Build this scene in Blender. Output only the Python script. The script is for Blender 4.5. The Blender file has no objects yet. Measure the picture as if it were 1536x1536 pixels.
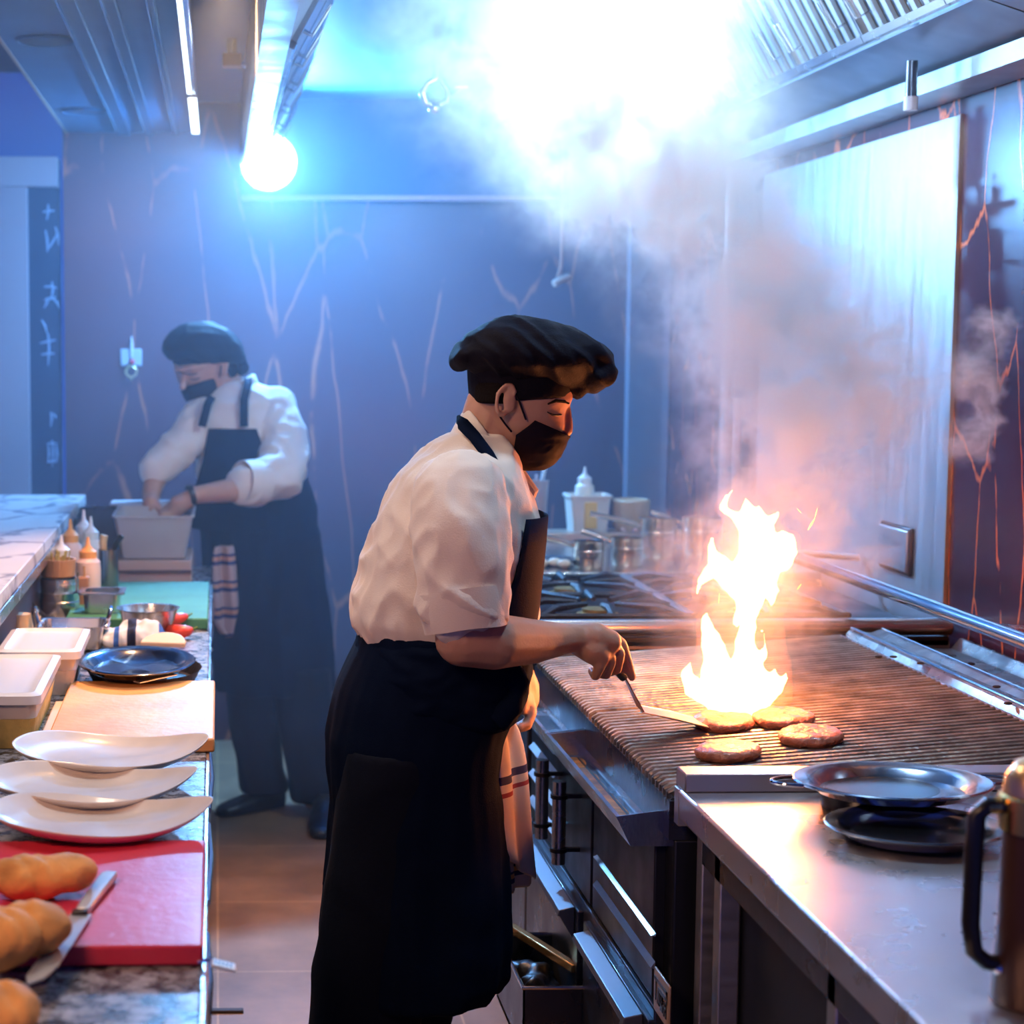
import bpy, bmesh, math, random
from mathutils import Vector, Matrix, Euler, noise
random.seed(4)
C = bpy.context.scene.collection
PI = math.pi
# ------------------------------------------------------------------ camera
F = 2720.0
cam_d = bpy.data.cameras.new('camera'); cam = bpy.data.objects.new('camera', cam_d); C.objects.link(cam)
cam.location = (0, 0, 1.65)
cam.rotation_euler = (math.radians(90 - 5.31), 0, math.radians(-1.24))
cam_d.sensor_width = 36; cam_d.lens = F / 1536 * 36; cam_d.shift_x = 384 / 1536.0
cam_d.dof.use_dof = True; cam_d.dof.focus_distance = 3.35; cam_d.dof.aperture_fstop = 4.5
cam_d.clip_start = 0.05
bpy.context.scene.camera = cam
RM = cam.rotation_euler.to_matrix(); CO = Vector(cam.location)
def ray(px, py): return RM @ Vector(((px - 384) / F, -(py - 768) / F, -1.0))
def at(px, py, Y):
    d = ray(px, py); return CO + d * (Y / d.y)
def atz(px, py, z):
    d = ray(px, py); return CO + d * ((z - CO.z) / d.z)
def atx(px, py, x):
    d = ray(px, py); return CO + d * (x / d.x)

# ------------------------------------------------------------------ mesh builder
class MB:
    def __init__(s): s.v = []; s.f = []
    def add(s, vs, fs):
        b = len(s.v); s.v += [Vector(p) for p in vs]; s.f += [tuple(b + i for i in f) for f in fs]; return s
    def box(s, a, b, M=None):
        x0, y0, z0 = a; x1, y1, z1 = b
        vs = [Vector(p) for p in ((x0,y0,z0),(x1,y0,z0),(x1,y1,z0),(x0,y1,z0),(x0,y0,z1),(x1,y0,z1),(x1,y1,z1),(x0,y1,z1))]
        if M: vs = [M @ p for p in vs]
        return s.add(vs, [(0,3,2,1),(4,5,6,7),(0,1,5,4),(1,2,6,5),(2,3,7,6),(3,0,4,7)])
    def loops(s, rings, cap=True, closed=True):
        n = len(rings[0]); vs = [p for r in rings for p in r]; fs = []
        for i in range(len(rings) - 1):
            for j in range(n if closed else n - 1):
                k = (j + 1) % n
                fs.append((i*n+j, i*n+k, (i+1)*n+k, (i+1)*n+j))
        if cap:
            fs.append(tuple(reversed(range(n)))); fs.append(tuple((len(rings)-1)*n + j for j in range(n)))
        return s.add(vs, fs)
    def tube(s, pts, r, n=10, cap=True):
        pts = [Vector(p) for p in pts]; rs = r if isinstance(r, (list, tuple)) else [r]*len(pts)
        rings = []; up = None
        for i, p in enumerate(pts):
            t = (pts[min(i+1, len(pts)-1)] - pts[max(i-1, 0)]).normalized()
            if up is None: up = t.orthogonal().normalized()
            up = (up - t * up.dot(t))
            if up.length < 1e-6: up = t.orthogonal()
            up.normalize(); w = t.cross(up)
            rings.append([p + (up*math.cos(2*PI*k/n) + w*math.sin(2*PI*k/n))*rs[i] for k in range(n)])
        return s.loops(rings, cap)
    def lathe(s, prof, c=(0,0,0), n=28, sx=1, sy=1, cap=True, M=None):
        rings = []
        for r, z in prof:
            ring = [Vector((c[0]+r*sx*math.cos(2*PI*k/n), c[1]+r*sy*math.sin(2*PI*k/n), c[2]+z)) for k in range(n)]
            if M: ring = [M @ p for p in ring]
            rings.append(ring)
        return s.loops(rings, cap)
    def sphere(s, c, r, n=16, m=10, M=None):
        if not isinstance(r, (list, tuple)): r = (r, r, r)
        rings = []
        for i in range(m + 1):
            a = -PI/2 + PI*(i + 0.0)/m; cr = max(math.cos(a), 0.02)
            ring = [Vector((r[0]*cr*math.cos(2*PI*k/n), r[1]*cr*math.sin(2*PI*k/n), r[2]*math.sin(a))) for k in range(n)]
            if M: ring = [M @ p for p in ring]
            rings.append([Vector(c) + p for p in ring])
        return s.loops(rings)
    def chain(s, pts, rs, n=12):          # tapered capsules joined at spheres
        pts = [Vector(p) for p in pts]
        if not isinstance(rs, (list, tuple)): rs = [rs]*len(pts)
        for p, r in zip(pts, rs): s.sphere(p, r, n, 8)
        for i in range(len(pts)-1): s.tube([pts[i], pts[i+1]], [rs[i], rs[i+1]], n)
        return s
    def prism(s, poly, z0, z1, M=None):
        n = len(poly)
        r0 = [Vector((x, y, z0)) for x, y in poly]; r1 = [Vector((x, y, z1)) for x, y in poly]
        if M: r0 = [M @ p for p in r0]; r1 = [M @ p for p in r1]
        return s.loops([r0, r1])
    def build(s, name, m, parent=None, smooth=True, bevel=0, world=False, subsurf=0, disp=None, solid=0, ang=40):
        me = bpy.data.meshes.new(name)
        off = parent.location if (parent is not None and world) else Vector((0, 0, 0))
        vs = s.v
        if disp: vs = [disp(p) for p in vs]
        me.from_pydata([p - off for p in vs], [], s.f); me.update()
        bm = bmesh.new(); bm.from_mesh(me); bmesh.ops.recalc_face_normals(bm, faces=bm.faces); bm.to_mesh(me); bm.free()
        if smooth:
            me.shade_smooth()
            if not subsurf: me.set_sharp_from_angle(angle=math.radians(ang))
        if m: me.materials.append(m)
        o = bpy.data.objects.new(name, me); C.objects.link(o)
        if parent is not None: o.parent = parent
        if solid:
            q = o.modifiers.new('t', 'SOLIDIFY'); q.thickness = solid; q.offset = 0
        if bevel:
            q = o.modifiers.new('b', 'BEVEL'); q.width = bevel; q.segments = 2; q.limit_method = 'ANGLE'
        if subsurf:
            q = o.modifiers.new('s', 'SUBSURF'); q.levels = subsurf; q.render_levels = subsurf
        return o
def remesh(mb, name, m, parent=None, voxel=0.006, it=4, disp=None, world=True, fac=0.5):
    me = bpy.data.meshes.new('tmp'); me.from_pydata([tuple(p) for p in mb.v], [], mb.f); me.update()
    bm = bmesh.new(); bm.from_mesh(me); bmesh.ops.recalc_face_normals(bm, faces=bm.faces); bm.to_mesh(me); bm.free()
    o = bpy.data.objects.new('tmp', me); C.objects.link(o)
    q = o.modifiers.new('r', 'REMESH'); q.mode = 'VOXEL'; q.voxel_size = voxel
    if it:
        q = o.modifiers.new('s', 'SMOOTH'); q.iterations = it; q.factor = fac
    dg = bpy.context.evaluated_depsgraph_get(); dg.update()
    me2 = bpy.data.meshes.new_from_object(o.evaluated_get(dg))
    bpy.data.objects.remove(o); bpy.data.meshes.remove(me)
    me2.name = name; me2.materials.clear()
    if disp:
        ns = [v.normal.copy() for v in me2.vertices]
        for v, nn in zip(me2.vertices, ns): v.co = v.co + nn * disp(v.co, nn)
    if parent is not None and world:
        for v in me2.vertices: v.co = v.co - parent.location
    me2.materials.append(m); me2.shade_smooth()
    r = bpy.data.objects.new(name, me2); C.objects.link(r)
    if parent is not None: r.parent = parent
    return r
def tag(o, label, cat, group=None, kind=None):
    o['label'] = label; o['category'] = cat
    if group: o['group'] = group
    if kind: o['kind'] = kind
    return o
def thing(name, label, cat, loc=(0,0,0), rz=0, group=None):
    o = bpy.data.objects.new(name, None); C.objects.link(o); o.location = loc; o.rotation_euler = (0,0,rz)
    o.empty_display_size = 0.05
    return tag(o, label, cat, group)
def struct(o):
    o['kind'] = 'structure'; return o
def copy_tree(o, parent=None):
    c = o.copy(); C.objects.link(c); c.parent = parent
    for ch in list(o.children): copy_tree(ch, c)
    return c

# ------------------------------------------------------------------ materials
def nt(name):
    m = bpy.data.materials.new(name); m.use_nodes = True
    return m, m.node_tree.nodes, m.node_tree.links, m.node_tree.nodes['Principled BSDF']
def mat(name, col, rough=0.5, metal=0.0, bump=0, bscale=60, var=0, vscale=6, spec=None, trans=0, alpha=1, emis=None, es=0, sheen=0, sss=0, stretch=None, rvar=0, coat=0):
    m, N, L, P = nt(name)
    P.inputs['Base Color'].default_value = (*col, 1); P.inputs['Roughness'].default_value = rough; P.inputs['Metallic'].default_value = metal
    if spec is not None: P.inputs['Specular IOR Level'].default_value = spec
    if trans: P.inputs['Transmission Weight'].default_value = trans
    if alpha < 1: P.inputs['Alpha'].default_value = alpha
    if coat: P.inputs['Coat Weight'].default_value = coat; P.inputs['Coat Roughness'].default_value = .1
    if sheen: P.inputs['Sheen Weight'].default_value = sheen
    if sss: P.inputs['Subsurface Weight'].default_value = sss; P.inputs['Subsurface Scale'].default_value = 0.01; P.inputs['Subsurface Radius'].default_value = (1, .3, .15)
    if emis: P.inputs['Emission Color'].default_value = (*emis, 1); P.inputs['Emission Strength'].default_value = es
    tc = N.new('ShaderNodeTexCoord'); mp = N.new('ShaderNodeMapping'); L.new(tc.outputs['Object'], mp.inputs[0])
    if stretch: mp.inputs['Scale'].default_value = stretch
    if var:
        n = N.new('ShaderNodeTexNoise'); n.inputs['Scale'].default_value = vscale; n.inputs['Detail'].default_value = 5; L.new(mp.outputs[0], n.inputs['Vector'])
        r = N.new('ShaderNodeMapRange'); L.new(n.outputs[0], r.inputs[0]); r.inputs[1].default_value = .3; r.inputs[2].default_value = .7
        r.inputs[3].default_value = 1 - var; r.inputs[4].default_value = 1 + var
        x = N.new('ShaderNodeVectorMath'); x.operation = 'SCALE'; x.inputs[0].default_value = col; L.new(r.outputs[0], x.inputs['Scale']); L.new(x.outputs[0], P.inputs['Base Color'])
    if rvar:
        n = N.new('ShaderNodeTexNoise'); n.inputs['Scale'].default_value = 9; n.inputs['Detail'].default_value = 6; L.new(mp.outputs[0], n.inputs['Vector'])
        r = N.new('ShaderNodeMapRange'); L.new(n.outputs[0], r.inputs[0]); r.inputs[1].default_value = .3; r.inputs[2].default_value = .7
        r.inputs[3].default_value = max(rough - rvar, .03); r.inputs[4].default_value = rough + rvar; L.new(r.outputs[0], P.inputs['Roughness'])
    if bump:
        n = N.new('ShaderNodeTexNoise'); n.inputs['Scale'].default_value = bscale; n.inputs['Detail'].default_value = 4; L.new(mp.outputs[0], n.inputs['Vector'])
        b = N.new('ShaderNodeBump'); b.inputs['Strength'].default_value = bump; b.inputs['Distance'].default_value = .01; L.new(n.outputs[0], b.inputs['Height']); L.new(b.outputs[0], P.inputs['Normal'])
    return m
def marble(name, base, vein, scale=1.0, amount=.5, rough=.25, base2=None, width=.02, stretch=(1,1,.35), warp=.45):
    m, N, L, P = nt(name); P.inputs['Roughness'].default_value = rough
    tc = N.new('ShaderNodeTexCoord'); mp = N.new('ShaderNodeMapping'); mp.inputs['Scale'].default_value = stretch; L.new(tc.outputs['Object'], mp.inputs[0])
    n = N.new('ShaderNodeTexNoise'); n.inputs['Scale'].default_value = 2.6*scale; n.inputs['Detail'].default_value = 4; L.new(mp.outputs[0], n.inputs['Vector'])
    ad = N.new('ShaderNodeVectorMath'); ad.operation = 'MULTIPLY_ADD'; L.new(n.outputs['Color'], ad.inputs[0]); ad.inputs[1].default_value = (warp/scale,)*3; L.new(mp.outputs[0], ad.inputs[2])
    v = N.new('ShaderNodeTexVoronoi'); v.feature = 'DISTANCE_TO_EDGE'; v.inputs['Scale'].default_value = 2.3*scale; L.new(ad.outputs[0], v.inputs['Vector'])
    r = N.new('ShaderNodeMapRange'); L.new(v.outputs['Distance'], r.inputs[0]); r.inputs[1].default_value = width*.2; r.inputs[2].default_value = width; r.inputs[3].default_value = 1; r.inputs[4].default_value = 0
    n2 = N.new('ShaderNodeTexNoise'); n2.inputs['Scale'].default_value = 3.1*scale; n2.inputs['Detail'].default_value = 3; L.new(tc.outputs['Object'], n2.inputs['Vector'])
    r2 = N.new('ShaderNodeMapRange'); L.new(n2.outputs[0], r2.inputs[0]); r2.inputs[1].default_value = .62 - amount*.3; r2.inputs[2].default_value = .72 - amount*.3
    mu = N.new('ShaderNodeMath'); mu.operation = 'MULTIPLY'; L.new(r.outputs[0], mu.inputs[0]); L.new(r2.outputs[0], mu.inputs[1])
    n3 = N.new('ShaderNodeTexNoise'); n3.inputs['Scale'].default_value = 1.5*scale; n3.inputs['Detail'].default_value = 6; L.new(ad.outputs[0], n3.inputs['Vector'])
    mb = N.new('ShaderNodeMix'); mb.data_type = 'RGBA'; L.new(n3.outputs[0], mb.inputs[0]); mb.inputs[6].default_value = (*base, 1); mb.inputs[7].default_value = (*(base2 or base), 1)
    mx = N.new('ShaderNodeMix'); mx.data_type = 'RGBA'; L.new(mu.outputs[0], mx.inputs[0]); L.new(mb.outputs[2], mx.inputs[6]); mx.inputs[7].default_value = (*vein, 1)
    L.new(mx.outputs[2], P.inputs['Base Color'])
    return m
def striped(name, base, bands, scale=12, axis='Z'):
    m, N, L, P = nt(name); P.inputs['Roughness'].default_value = .9
    tc = N.new('ShaderNodeTexCoord'); sp = N.new('ShaderNodeSeparateXYZ'); L.new(tc.outputs['Object'], sp.inputs[0])
    mu = N.new('ShaderNodeMath'); mu.operation = 'MULTIPLY'; mu.inputs[1].default_value = scale; L.new(sp.outputs[axis], mu.inputs[0])
    fr = N.new('ShaderNodeMath'); fr.operation = 'FRACT'; L.new(mu.outputs[0], fr.inputs[0])
    cr = N.new('ShaderNodeValToRGB'); cr.color_ramp.interpolation = 'CONSTANT'; L.new(fr.outputs[0], cr.inputs[0])
    e = cr.color_ramp.elements; e[0].position = 0; e[0].color = (*base, 1); e[1].position = bands[0][0]; e[1].color = (*bands[0][1], 1)
    for p, c in bands[1:]:
        q = e.new(p); q.color = (*c, 1)
    L.new(cr.outputs[0], P.inputs['Base Color'])
    return m

STEEL = mat('steel', (.62,.62,.64), .24, 1, bump=.05, bscale=200, rvar=.08)
STEEL_R = mat('brushed_steel', (.55,.55,.58), .42, .9, bump=.08, bscale=120, stretch=(1,1,8), rvar=.1)
PANEL = mat('wall_panel_steel', (.52,.53,.57), .42, .6, bump=.06, bscale=40, stretch=(1,3,.4), rvar=.12)
DARKSTEEL = mat('dark_steel', (.10,.11,.14), .32, .85, bump=.04, bscale=80, rvar=.08)
HOODSTEEL = mat('hood_steel', (.42,.45,.5), .38, .8, rvar=.1, var=.1)
CHROME = mat('chrome', (.8,.8,.82), .12, 1)
BLACK = mat('black_plastic', (.012,.012,.015), .35)
IRON = mat('cast_iron', (.035,.032,.035), .5, .4, bump=.4, bscale=120)
GRATE = mat('grill_bar_steel', (.36,.29,.22), .36, .85, bump=.25, bscale=90, var=.5, vscale=14)
CLOTH_W = mat('cream_cotton', (.82,.70,.60), .9, bump=.12, bscale=350, sheen=.2)
CLOTH_K = mat('black_apron_cotton', (.0015,.006,.022), .8, bump=.15, bscale=400, spec=.07)
CLOTH_T = mat('black_trouser_cotton', (.0012,.004,.014), .85, bump=.12, bscale=300, spec=.2)
CLOTH_H = mat('black_hat_cotton', (.005,.004,.009), .7, bump=.15, bscale=300, spec=.10)
MASKM = mat('black_mask_fabric', (.010,.006,.012), .7, bump=.05, bscale=300, spec=.10)
SKIN = mat('skin', (.55,.29,.19), .5, sss=.15, var=.06, vscale=25, bump=.06, bscale=160)
HAIR = mat('dark_hair', (.010,.007,.006), .8, bump=.3, bscale=300, spec=.05)
EYED = mat('lash', (.015,.01,.01), .6)
WALLM = marble('dark_veined_marble', (.040,.020,.035), (.38,.12,.06), 1.5, .66, .3, (.11,.04,.048), .018, (1,1,.24), .16)
WALLR = marble('dark_veined_marble_side', (.045,.014,.028), (.75,.17,.05), 2.3, .8, .25, (.085,.022,.032), .019, (1,1,.30), .22)
BARTOP = marble('pale_marble', (.75,.74,.74), (.3,.31,.36), 2.2, .8, .25, (.6,.6,.64), .09, (1,.6,1))
GRANITE = None
def granite():
    m, N, L, P = nt('speckled_granite'); P.inputs['Roughness'].default_value = .22
    tc = N.new('ShaderNodeTexCoord')
    n = N.new('ShaderNodeTexNoise'); n.inputs['Scale'].default_value = 26; n.inputs['Detail'].default_value = 8; n.inputs['Roughness'].default_value = .75; L.new(tc.outputs['Object'], n.inputs['Vector'])
    c = N.new('ShaderNodeValToRGB'); e = c.color_ramp.elements; e[0].position = .42; e[0].color = (.02,.02,.03,1); e[1].position = .66; e[1].color = (.55,.55,.6,1)
    L.new(n.outputs[0], c.inputs[0]); L.new(c.outputs[0], P.inputs['Base Color'])
    r = N.new('ShaderNodeMapRange'); L.new(n.outputs[0], r.inputs[0]); r.inputs[3].default_value = .15; r.inputs[4].default_value = .4; L.new(r.outputs[0], P.inputs['Roughness'])
    b = N.new('ShaderNodeBump'); b.inputs['Strength'].default_value = .15; b.inputs['Distance'].default_value = .004; L.new(n.outputs[0], b.inputs['Height']); L.new(b.outputs[0], P.inputs['Normal'])
    return m
GRANITE = granite()
def tiles():
    m, N, L, P = nt('brown_floor_tile')
    tc = N.new('ShaderNodeTexCoord'); mp = N.new('ShaderNodeMapping'); L.new(tc.outputs['Object'], mp.inputs[0]); mp.inputs['Location'].default_value = (0.0, .15, 0)
    b = N.new('ShaderNodeTexBrick'); b.offset = 0; b.inputs['Scale'].default_value = 1; b.inputs['Brick Width'].default_value = .6; b.inputs['Row Height'].default_value = .6; b.inputs['Mortar Size'].default_value = .003
    b.inputs['Color1'].default_value = (.36,.19,.10,1); b.inputs['Color2'].default_value = (.33,.175,.095,1); b.inputs['Mortar'].default_value = (.6,.34,.16,1); L.new(mp.outputs[0], b.inputs['Vector'])
    n = N.new('ShaderNodeTexNoise'); n.inputs['Scale'].default_value = 3.2; n.inputs['Detail'].default_value = 9; n.inputs['Roughness'].default_value = .65; L.new(tc.outputs['Object'], n.inputs['Vector'])
    r = N.new('ShaderNodeMapRange'); L.new(n.outputs[0], r.inputs[0]); r.inputs[1].default_value = .3; r.inputs[2].default_value = .7; r.inputs[3].default_value = .55; r.inputs[4].default_value = 1.25
    x = N.new('ShaderNodeVectorMath'); x.operation = 'SCALE'; L.new(b.outputs['Color'], x.inputs[0]); L.new(r.outputs[0], x.inputs['Scale']); L.new(x.outputs[0], P.inputs['Base Color'])
    r2 = N.new('ShaderNodeMapRange'); L.new(n.outputs[0], r2.inputs[0]); r2.inputs[3].default_value = .3; r2.inputs[4].default_value = .6; L.new(r2.outputs[0], P.inputs['Roughness'])
    return m
FLOORM = tiles()
CEIL = mat('ceiling_panel', (.06,.15,.28), .45, .2, var=.08)
CEIL_D = mat('dark_ceiling', (.04,.05,.10), .7)
LAMP = mat('lamp_lens', (1,1,1), .3, emis=(.8,.92,1), es=60)
def emat(name, col, s):
    m = bpy.data.materials.new(name); m.use_nodes = True; N = m.node_tree.nodes; N.clear()
    o = N.new('ShaderNodeOutputMaterial'); e = N.new('ShaderNodeEmission'); e.inputs[0].default_value = (*col, 1); e.inputs[1].default_value = s
    m.node_tree.links.new(e.outputs[0], o.inputs[0]); return m

# ------------------------------------------------------------------ room shell
WX = 1.85; BY = 7.45
def slab(name, a, b, m, **k): return struct(MB().box(a, b).build(name, m, smooth=False, **k))
slab('floor', (-4, -1.5, -.06), (WX + .1, BY + .1, 0), FLOORM)
slab('wall_back', (-.62, BY, 0), (WX + .1, BY + .1, 2.75), WALLM)
slab('wall_right', (WX, 1.0, 0), (WX + .1, BY, 2.75), WALLR)
slab('trim_1', (1.68, BY - .06, 0), (WX, BY, 2.3), mat('pillar_render', (.22,.2,.24), .6), bevel=.004)
slab('wall_left', (-4, BY, 0), (-.93, BY + .1, 2.9), mat('pinkish_wall', (.24,.19,.22), .7))
slab('trim_2', (-.93, BY - .02, 0), (-.765, BY + .1, 2.28), mat('pinkish_pillar', (.30,.24,.27), .7), bevel=.003)
slab('trim_3', (-.93, BY - .03, 2.28), (-.64, BY + .1, 2.40), mat('pinkish_beam', (.33,.27,.30), .7), bevel=.003)
slab('wall_panel', (-.765, BY + .02, 0), (-.64, BY + .08, 2.28), mat('black_wall_panel', (.012,.02,.05), .5))
# pale brush writing on the dark panel
gl = MB()
def stroke(px0, py0, px1, py1, r=.006):
    a = at(px0, py0, BY + .018); b = at(px1, py1, BY + .018); gl.tube([a, (a+b)/2 + Vector((.004,0,.002)), b], [r*.6, r, r*.4], 6)
for (x0,y0,x1,y1) in [(64,318,82,316),(72,306,70,330),(68,345,71,378),(70,376,86,350),(83,340,88,368),(66,430,86,432),(78,422,77,450),(66,450,84,446),(72,446,66,462),(80,448,88,462),
    (62,480,70,500),(60,515,84,510),(72,500,72,548),(62,532,82,530),(78,620,84,628),(76,618,76,640),(70,666,86,666),(72,668,72,694),(84,668,84,694),(70,694,86,692),(78,660,78,700)]:
    stroke(x0, y0, x1, y1)
gl = gl.build('brush_writing', mat('pale_ink', (.22,.28,.42), .6)); tag(gl, 'column of faint pale brush characters on the dark wall panel at far left', 'wall lettering')
# ceilings
slab('ceiling', (-4, -1.5, 2.75), (-.60, BY + .1, 2.83), CEIL_D)
cz = 2.5
slab('ceiling_panelled', (-.60, 1.2, cz), (-.075, BY, cz + .06), CEIL)
slab('ceiling_fascia', (-.61, 1.2, cz - .004), (-.60, BY, 2.75), mat('fascia', (.35,.25,.2), .5))
slab('ceiling_over_aisle', (-.075, -1.5, 2.62), (WX + .1, BY, 2.9), mat('aisle_ceiling', (.06,.22,.5), .6))
slab('ceiling_front', (-.60, -1.5, cz), (-.075, 1.2, cz + .06), CEIL)
n = 0
for x, w in ((-.367, .022), (-.264, .016), (-.16, .008)):
    n += 1; o = slab('trim_ceiling_%d' % n, (x - w, 1.2, cz - .012), (x + w, BY, cz), mat('ceiling_channel_%d' % n, (.05,.10,.18), .4, .3), bevel=.003); o.name = 'trim_%d' % (3 + n)
    n2 = slab('trim_edge', (x - w - .004, 1.2, cz - .02), (x - w, BY, cz), mat('ceiling_edge', (.35,.6,.8), .25, .8)); n2.name = 'trim_%d' % (13 + n)
o = slab('trim_20', (-.085, 1.2, cz - .01), (-.066, BY - .1, 2.62), mat('bright_metal_trim', (.85,.88,.92), .18, .9), bevel=.004)
REFL_GLOW = mat('reflection_glow_strip', (1,1,1), .4, emis=(.72,.88,1), es=5)  # emissive strips imitate a lamp's reflection along the ceiling trim
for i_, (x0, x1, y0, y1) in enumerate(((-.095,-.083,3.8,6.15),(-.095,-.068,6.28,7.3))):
    t = thing('reflection_glow_strip', 'glowing white strip standing in for a lamp reflection on the ceiling edge, ' + ('longer nearer run' if i_ == 0 else 'short run nearest the back wall'), 'reflection strip', ((x0+x1)/2, y0, 2.478)); MB().box((-(x1-x0)/2,0,0),((x1-x0)/2,y1-y0,.004)).build('glow_face', REFL_GLOW, t, smooth=False)
    MB().box((-(x1-x0)/2-.002,0,.004),((x1-x0)/2+.002,y1-y0,.010)).build('glow_backing', STEEL, t, smooth=False)
for i, Y in enumerate((5.2, 6.75)):
    t = thing('recessed_speaker', ('round dark recessed ceiling disc nearer the top edge of the picture' if i == 0 else 'small round dark ceiling disc farther along the left ceiling'), 'ceiling disc', (-.475 if i == 0 else -.48, Y, cz - .004), 0, None)
    MB().lathe([(.0,-.003),(.075,-.003),(.078,.0),(.078,.004)], n=36).build('disc', mat('dark_disc', (.02,.04,.09), .6), t)
    MB().lathe([(.078,-.002),(.082,-.005),(.086,-.001),(.086,.003)], n=36, cap=False).build('ring', CEIL, t)

# ------------------------------------------------------------------ extraction hood
HY0, HY1 = 2.6, 7.35
h = thing('extraction_hood', 'long stainless steel extraction hood hanging above the grill line', 'extractor hood', (0, HY0, 0))
def run(poly, y0=HY0, y1=HY1):
    n_ = len(poly); mb = MB(); mb.loops([[Vector((x, y0, z)) for x, z in poly], [Vector((x, y1, z)) for x, z in poly]]); return mb
run([(.10,2.32),(.165,2.32),(.165,2.335),(.115,2.335),(.115,2.62),(.10,2.62)]).build('left_skirt', HOODSTEEL, h, world=True, smooth=False)
run([(.115,2.335),(.165,2.335),(.41,2.775),(.39,2.785)]).build('left_backing', mat('hood_inner', (.2,.24,.3), .5, .6), h, world=True, smooth=False)
run([(.395,2.765),(.46,2.765),(.46,2.79),(.395,2.79)]).build('light_channel', mat('white_channel', (.9,.93,.95), .35, .2), h, world=True, smooth=False)
run([(.46,2.78),(1.42,2.78),(1.42,2.80),(.46,2.80)]).build('top_panel', HOODSTEEL, h, world=True, smooth=False)
run([(1.40,2.60),(1.425,2.60),(1.425,2.79),(1.40,2.79)]).build('rear_upright', HOODSTEEL, h, world=True, smooth=False)
run([(1.385,2.588),(1.42,2.588),(1.42,2.605),(1.385,2.605)]).build('upper_rail', CHROME, h, world=True, smooth=False)
run([(1.54,2.352),(1.555,2.352),(1.56,2.372),(1.545,2.372)]).build('lower_rail', CHROME, h, world=True, smooth=False)
run([(1.56,2.365),(1.76,2.30),(1.845,2.30),(1.845,2.62),(1.56,2.62)]).build('rear_plenum', mat('hood_blue_steel', (.26,.32,.42), .4, .8, rvar=.1), h, world=True, smooth=False)
for Y in (3.05, 3.78):
    run([(1.559,2.3655),(1.761,2.2985),(1.761,2.2975),(1.559,2.3645)], Y, Y + .004).build('panel_joint', BLACK, h, world=True, smooth=False)
run([(1.72,2.255),(1.845,2.255),(1.845,2.30),(1.72,2.30)]).build('rear_ledge', HOODSTEEL, h, world=True, smooth=False)
run([(.10,2.235),(1.845,2.235),(1.845,2.62),(.10,2.62)], HY1, HY1 + .03).build('end_panel', mat('end_panel_dark', (.03,.05,.08), .55, .3), h, world=True, smooth=False)
run([(.10,2.22),(1.5,2.22),(1.5,2.24),(.10,2.24)], HY1 - .02, HY1 + .03).build('end_lip', mat('warm_edge', (.35,.2,.2), .4, .6), h, world=True, smooth=False)
def filt(p0, p1, w, ns, m1, m2, name, label, grp, y0, handle=True):
    # a baffle filter: slopes from p0 (x,z) to p1, width w along Y
    d = Vector((p1[0]-p0[0], 0, p1[1]-p0[1])); Lh = d.length; d.normalize(); nrm = Vector((d.z, 0, -d.x))
    if nrm.z > 0: nrm = -nrm
    t = thing(name, label, 'grease filter', (p0[0], y0, p0[1]), 0, grp)
    def pt(u, y, k): return d*u + Vector((0, y, 0)) + nrm*k
    fr = MB()
    def bar(u0, u1, y_0, y_1, k0, k1, mb):
        ps = [pt(u0,y_0,k0), pt(u1,y_0,k0), pt(u1,y_1,k0), pt(u0,y_1,k0), pt(u0,y_0,k1), pt(u1,y_0,k1), pt(u1,y_1,k1), pt(u0,y_1,k1)]
        mb.add(ps, [(0,3,2,1),(4,5,6,7),(0,1,5,4),(1,2,6,5),(2,3,7,6),(3,0,4,7)])
    bar(0,.018,0,w,-.01,.015,fr); bar(Lh-.018,Lh,0,w,-.01,.015,fr); bar(0,Lh,0,.006,-.01,.012,fr); bar(0,Lh,w-.006,w,-.01,.012,fr)
    fr.build('filter_frame', STEEL, t, smooth=False)
    b1 = MB(); b2 = MB(); st = (w - .012)/ns
    for i in range(ns):
        y_ = .006 + st*i
        bar(.01, Lh-.01, y_+st*.05, y_+st*.42, 0, .010, b1)
        bar(.01, Lh-.01, y_+st*.45, y_+st*.98, -.014, -.006, b2)
    b1.build('baffle_slats', m1, t, smooth=False); b2.build('inner_slats', m2, t, smooth=False)
    if handle:
        for yy in (w*.10, w*.78):
            a = pt(.06, yy, .012); 
            MB().tube([pt(.06,yy,.012), pt(.06,yy,.035), pt(.14,yy,.04), pt(.14,yy+.03,.04), pt(.06,yy+.03,.035), pt(.06,yy+.03,.012)], .003, 6).build('wire_handle', STEEL, t)
    return t
FS = mat('filter_slat', (.6,.64,.7), .3, .9); FI = mat('filter_inner_firelit', (.5,.3,.2), .35, .9)  # orange fire reflection is put into the inner slats' colour
first = None
ordw = ['nearest to the top right corner', 'second from the top right corner', 'third from the top right corner', 'fourth from the top right corner', 'fifth from the top right corner', 'sixth from the top right corner', 'seventh from the top right corner', 'farthest down the row']
for i in range(8):
    y = 3.38 + i*.49
    lab = 'slatted baffle filter in the right row of the hood, ' + ordw[i]
    if first is None:
        first = filt((1.55,2.368), (1.42,2.60), .485, 7, FS, FI, 'baffle_filter', lab, 'baffle filters along the right of the hood', y); o = first
    else:
        o = copy_tree(first); o.location.y = y; o['label'] = lab
first = None
ordl = ['nearest the top edge', 'second from the top edge', 'third from the top edge', 'fourth from the top edge', 'fifth from the top edge']
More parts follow.
